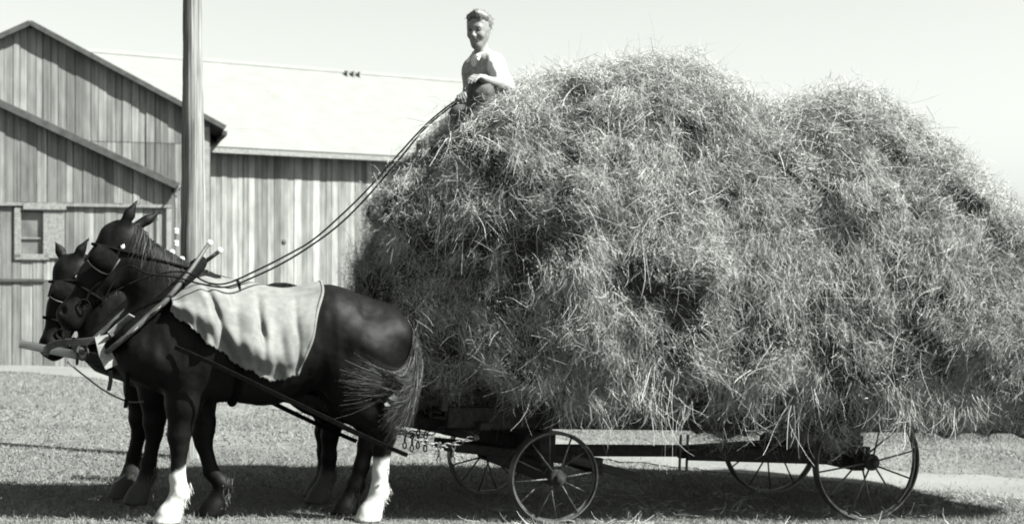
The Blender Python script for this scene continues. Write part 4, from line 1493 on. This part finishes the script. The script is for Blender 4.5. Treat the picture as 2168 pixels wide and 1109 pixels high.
# ------------------------------------------------------------------ the driver on top of the hay
def build_person():
    O = Vector((-.17, 11.55, 2.82))
    root = empty('person', Matrix.Translation(O), 'smiling young man in open white shirt and dark vest sitting on top of the hay', 'person')
    L_ = lambda p: np.array(Vector(p) - O)
    d = Vector((-.75, -.66, 0)).normalized()         # the way his chest faces
    l = Vector((.66, -.75, 0)).normalized()          # his left
    neck = Vector((-.215, 11.5, 3.335)); hip = Vector((-.17, 11.60, 2.84))
    shL, shR = Vector((-.125, 11.39, 3.275)), Vector((-.29, 11.60, 3.265))
    elL, haL = Vector((-.045, 11.27, 3.085)), Vector((-.195, 11.06, 3.115))
    elR, haR = Vector((-.315, 11.71, 3.01)), Vector((-.355, 11.46, 3.035))
    hipL, knL, anL = Vector((-.10, 11.53, 2.83)), Vector((-.225, 11.13, 3.035)), Vector((-.33, 11.22, 2.60))
    hipR, knR, anR = Vector((-.24, 11.67, 2.83)), Vector((-.37, 11.40, 2.89)), Vector((-.48, 11.40, 2.50))
    hc = Vector((-.245, 11.46, 3.52))                # head, at eye height
    f = Vector((-.36, -.90, -.16)).normalized(); s = Vector((.05, 0, 1)).cross(f).normalized(); u = f.cross(s)
    Hh = lambda x, y, z: L_(hc + s * x + f * y + u * z)

    def torso(B, g, k=.05):
        up = (neck - hip)
        for sd in (-1, 1):
            B.cone(L_(hip + l * sd * .062), L_(hip + up * .45 + l * sd * .062), .098 + g, .096 + g, 1, k)
            B.cone(L_(hip + up * .45 + l * sd * .062), L_(hip + up * .78 + l * sd * .07 + d * .012), .096 + g, .088 + g, 1, k)
        B.cone(L_(shL - l * .02), L_(neck - Vector((0, 0, .03))), .058 + g, .06 + g, 1, k)
        B.cone(L_(shR + l * .02), L_(neck - Vector((0, 0, .03))), .058 + g, .06 + g, 1, k)
    def arm_up(B, g, fr=1.0, k=.03):
        B.cone(L_(shL), L_(shL.lerp(elL, fr)), .056 + g, .045 + g, 1, k)
        B.cone(L_(shR), L_(shR.lerp(elR, fr)), .056 + g, .045 + g, 1, k)
    def legs(B, g, k=.05):
        for hp, kn, an in ((hipL, knL, anL), (hipR, knR, anR)):
            B.cone(L_(hp), L_(kn), .095 + g, .066 + g, 1, k)
            B.cone(L_(kn), L_(kn.lerp(an, .35)), .064 + g, .058 + g, 1, k)
            B.cone(L_(kn.lerp(an, .35)), L_(an), .058 + g, .040 + g, 1, k)

    def hand(B, wrist, elbow, palm_n, curl):
        ax = (wrist - elbow).normalized()
        pn = (palm_n - ax * palm_n.dot(ax)).normalized()
        sd = ax.cross(pn)
        B.cone(L_(wrist), L_(wrist + ax * .045), .027, .026, 1, .02)
        for o in (-.026, -.009, .009, .025):
            B.cone(L_(wrist + ax * .03 + sd * o * .7), L_(wrist + ax * .088 + sd * o), .014, .0115, 1, .010)
        for o, ln in ((-.028, .024), (-.0095, .028), (.0095, .026), (.027, .020)):
            p = wrist + ax * .088 + sd * o
            a = .25
            for seg, r_ in ((1.15, .0100), (.85, .0092), (.7, .0082)):
                a += curl
                q = p + (ax * math.cos(a) + pn * math.sin(a)) * ln * seg * 1.25
                B.cone(L_(p), L_(q), r_, r_ * .92, 1, .004)
                p = q
        p = wrist + ax * .03 - sd * .026
        for dv, r_ in (((ax * .6 - sd * .7 + pn * .35) * .036, .0125), ((ax * .85 - sd * .1 + pn * .5) * .030, .0108), ((ax * .8 + sd * .25 + pn * .5) * .024, .0095)):
            q = p + dv
            B.cone(L_(p), L_(q), r_, r_ * .92, 1, .006)
            p = q

    B = Body()
    torso(B, 0); arm_up(B, 0); legs(B, 0)
    for el, ha in ((elL, haL), (elR, haR)):
        B.cone(L_(el), L_(el.lerp(ha, .4)), .043, .042, 1, .03)
        B.cone(L_(el.lerp(ha, .4)), L_(ha), .042, .027, 1, .03)
    hand(B, haL, elL, Vector((-.15, .2, -1)), .32)
    hand(B, haR, elR, Vector((.4, .1, -1)), .85)
    for an, dr in ((anL, d), (anR, d)):
        B.cone(L_(an), L_(an + dr * .17 - Vector((0, 0, .05))), .045, .035, 1, .03)
    B.cone(L_(neck - Vector((0, 0, .03))), Hh(0, -.02, -.05), .058, .050, 1, .03)
    k = .02
    B.ball(Hh(0, -.018, .045), .086, 1, k); B.cone(Hh(0, .01, .06), Hh(0, .02, .0), .077, .070, 1, .03)
    B.cone(Hh(0, .022, .0), Hh(0, .032, -.055), .066, .046, 1, .03)
    B.ball(Hh(0, .052, -.098), .027, 1, .03)
    for sg in (-1, 1):
        B.cone(Hh(sg * .050, -.008, -.045), Hh(sg * .012, .045, -.098), .024, .022, 1, .03)
        B.ball(Hh(sg * .038, .060, -.028), .024, 1, .025)
        B.cone(Hh(sg * .076, -.012, .018), Hh(sg * .073, -.010, -.030), .014, .010, .8, .008)
        B.ball(Hh(sg * .031, .098, .008), .014, 1, .015, cut=True)
    B.cone(Hh(-.036, .074, .032), Hh(.036, .074, .032), .014, .014, 1, .02)
    B.cone(Hh(0, .084, .014), Hh(0, .104, -.028), .009, .0125, 1, .012)
    for sg in (-1, 1): B.ball(Hh(sg * .012, .092, -.031), .009, 1, .008)
    B.ball(Hh(0, .083, -.052), .015, 1.3, .02)
    B.cone(Hh(-.022, .078, -.066), Hh(.022, .078, -.066), .010, .010, 1, .008)
    B.ball(Hh(0, .083, -.080), .012, 1, .01)
    v, fc = B.mesh(.0052)
    link_mesh('body', v, fc, M_skin, root, smooth=True)

    def piece(name, m, fill, h=.007, wr=.004, fr=22):
        Bp = Body(); fill(Bp)
        v, fc = Bp.mesh(h)
        n = vnoise(v, fr, 5) * wr + vnoise(v, fr * 2.3, 6) * wr * .5
        c = v + n[:, None] * .7
        return link_mesh(name, c, fc, m, root, smooth=True)
    chest_v = neck + d * .16 - Vector((0, 0, .02))
    def shirt(b):
        torso(b, .012); arm_up(b, .016, .86)
        for sh, el in ((shL, elL), (shR, elR)):
            b.cone(L_(sh.lerp(el, .74)), L_(sh.lerp(el, .92)), .066, .066, 1, .01)
        b.cone(L_(neck + d * .14 + Vector((0, 0, .06))), L_(neck + d * .16 - Vector((0, 0, .16))), .065, .012, 1, .01, cut=True)
        b.cone(L_(neck - Vector((0, 0, .0))), L_(neck + Vector((0, 0, .12))), .062, .062, 1, .008, cut=True)
    piece('shirt', M_shirt, shirt)
    def collar(b):
        for sg in (-1, 1):
            a = neck + Vector((0, 0, .035)) - d * .05 + l * sg * .03
            m1 = neck + Vector((0, 0, .030)) + l * sg * .068 + d * .02
            e = neck + d * .095 + l * sg * .058 - Vector((0, 0, .035))
            b.cone(L_(a), L_(m1), .018, .021, 1, .01); b.cone(L_(m1), L_(e), .021, .014, 1, .01)
    piece('collar', M_shirt, collar, .005, .002)
    def vest(b):
        torso(b, .024, .04)
        for sh in (shL, shR):
            sd = 1 if sh is shL else -1
            b.cone(L_(sh + l * sd * .075 + Vector((0, 0, .06))), L_(sh + l * sd * .075 - Vector((0, 0, .13))), .062, .055, 1, .01, cut=True)
        b.cone(L_(neck + d * .15 + Vector((0, 0, .06))), L_(neck + d * .165 - Vector((0, 0, .27))), .105, .022, 1, .01, cut=True)
        b.ball(L_(neck + Vector((0, 0, .05))), .095, 1, .01, cut=True)
    piece('vest', M_vest, vest)
    def trousers(b):
        legs(b, .018)
        for sd in (-1, 1): b.cone(L_(hip + l * sd * .07 - Vector((0, 0, .04))), L_(hip + l * sd * .07 + Vector((0, 0, .10))), .132, .128, 1, .04)
    piece('trousers', M_trouser, trousers, .008, .008, 14)
    def boots(b):
        for an in (anL, anR):
            b.cone(L_(an + Vector((0, 0, .08))), L_(an), .052, .052, 1, .02)
            b.cone(L_(an), L_(an + d * .18 - Vector((0, 0, .055))), .054, .042, 1, .03)
    piece('boots', M_boot, boots, .008, .001)

    hb = Body()
    hb.ball(Hh(0, -.024, .052), .093, 1, .02); hb.cone(Hh(0, -.02, .07), Hh(0, .035, .085), .086, .062, 1, .02)
    hb.cone(Hh(-.045, .055, .10), Hh(.02, .06, .122), .026, .034, 1, .02); hb.cone(Hh(.02, .06, .122), Hh(.06, .02, .10), .034, .03, 1, .02)
    hb.cone(Hh(0, .14, .03), Hh(0, .115, -.06), .088, .10, 1, .008, cut=True)
    for sg in (-1, 1):
        hb.cone(Hh(sg * .085, .045, -.005), Hh(sg * .10, -.02, -.06), .045, .055, 1, .008, cut=True)
    hb.ball(Hh(0, -.04, -.10), .095, 1, .01, cut=True)
    v, fc = hb.mesh(.0052)
    v = v + (vnoise(v, 60, 2) * .003)[:, None]
    n = 420                                           # loose locks over the combed mass
    q = v[rng.integers(0, len(v), n)]
    dn = np.array(-f * .8 + u * .25)[None] + rng.normal(size=(n, 3)) * .35
    vv, ff, si = strands(q, dn, rng.uniform(.015, .035, n), rng.uniform(.0025, .005, n), 3, sag=.9, curl=.4)
    ho = link_mesh('hair', np.concatenate([v, vv]), np.concatenate([fc, ff + len(v)]), M_hair, root, smooth=True)
    for sg in (-1, 1):
        e = MB(); e.ball(Vector(Hh(sg * .031, .082, .010)), .0115, 8, (1, 1, .75)); e.build('eye', M_eye, root, smooth=True)
        e = MB(); e.tube([Vector(Hh(sg * .014, .090, .030)), Vector(Hh(sg * .032, .090, .036)), Vector(Hh(sg * .050, .078, .029))], [.004, .005, .003], 6); e.build('eyebrow', M_hair, root, smooth=True)
    m = MB(); m.tube([Vector(Hh(-.027, .076, -.060)), Vector(Hh(-.012, .0885, -.067)), Vector(Hh(.012, .0885, -.067)), Vector(Hh(.027, .076, -.060))], [.0015, .0040, .0040, .0015], 6)
    m.build('teeth', M_porcelain, root, smooth=True)
build_person()
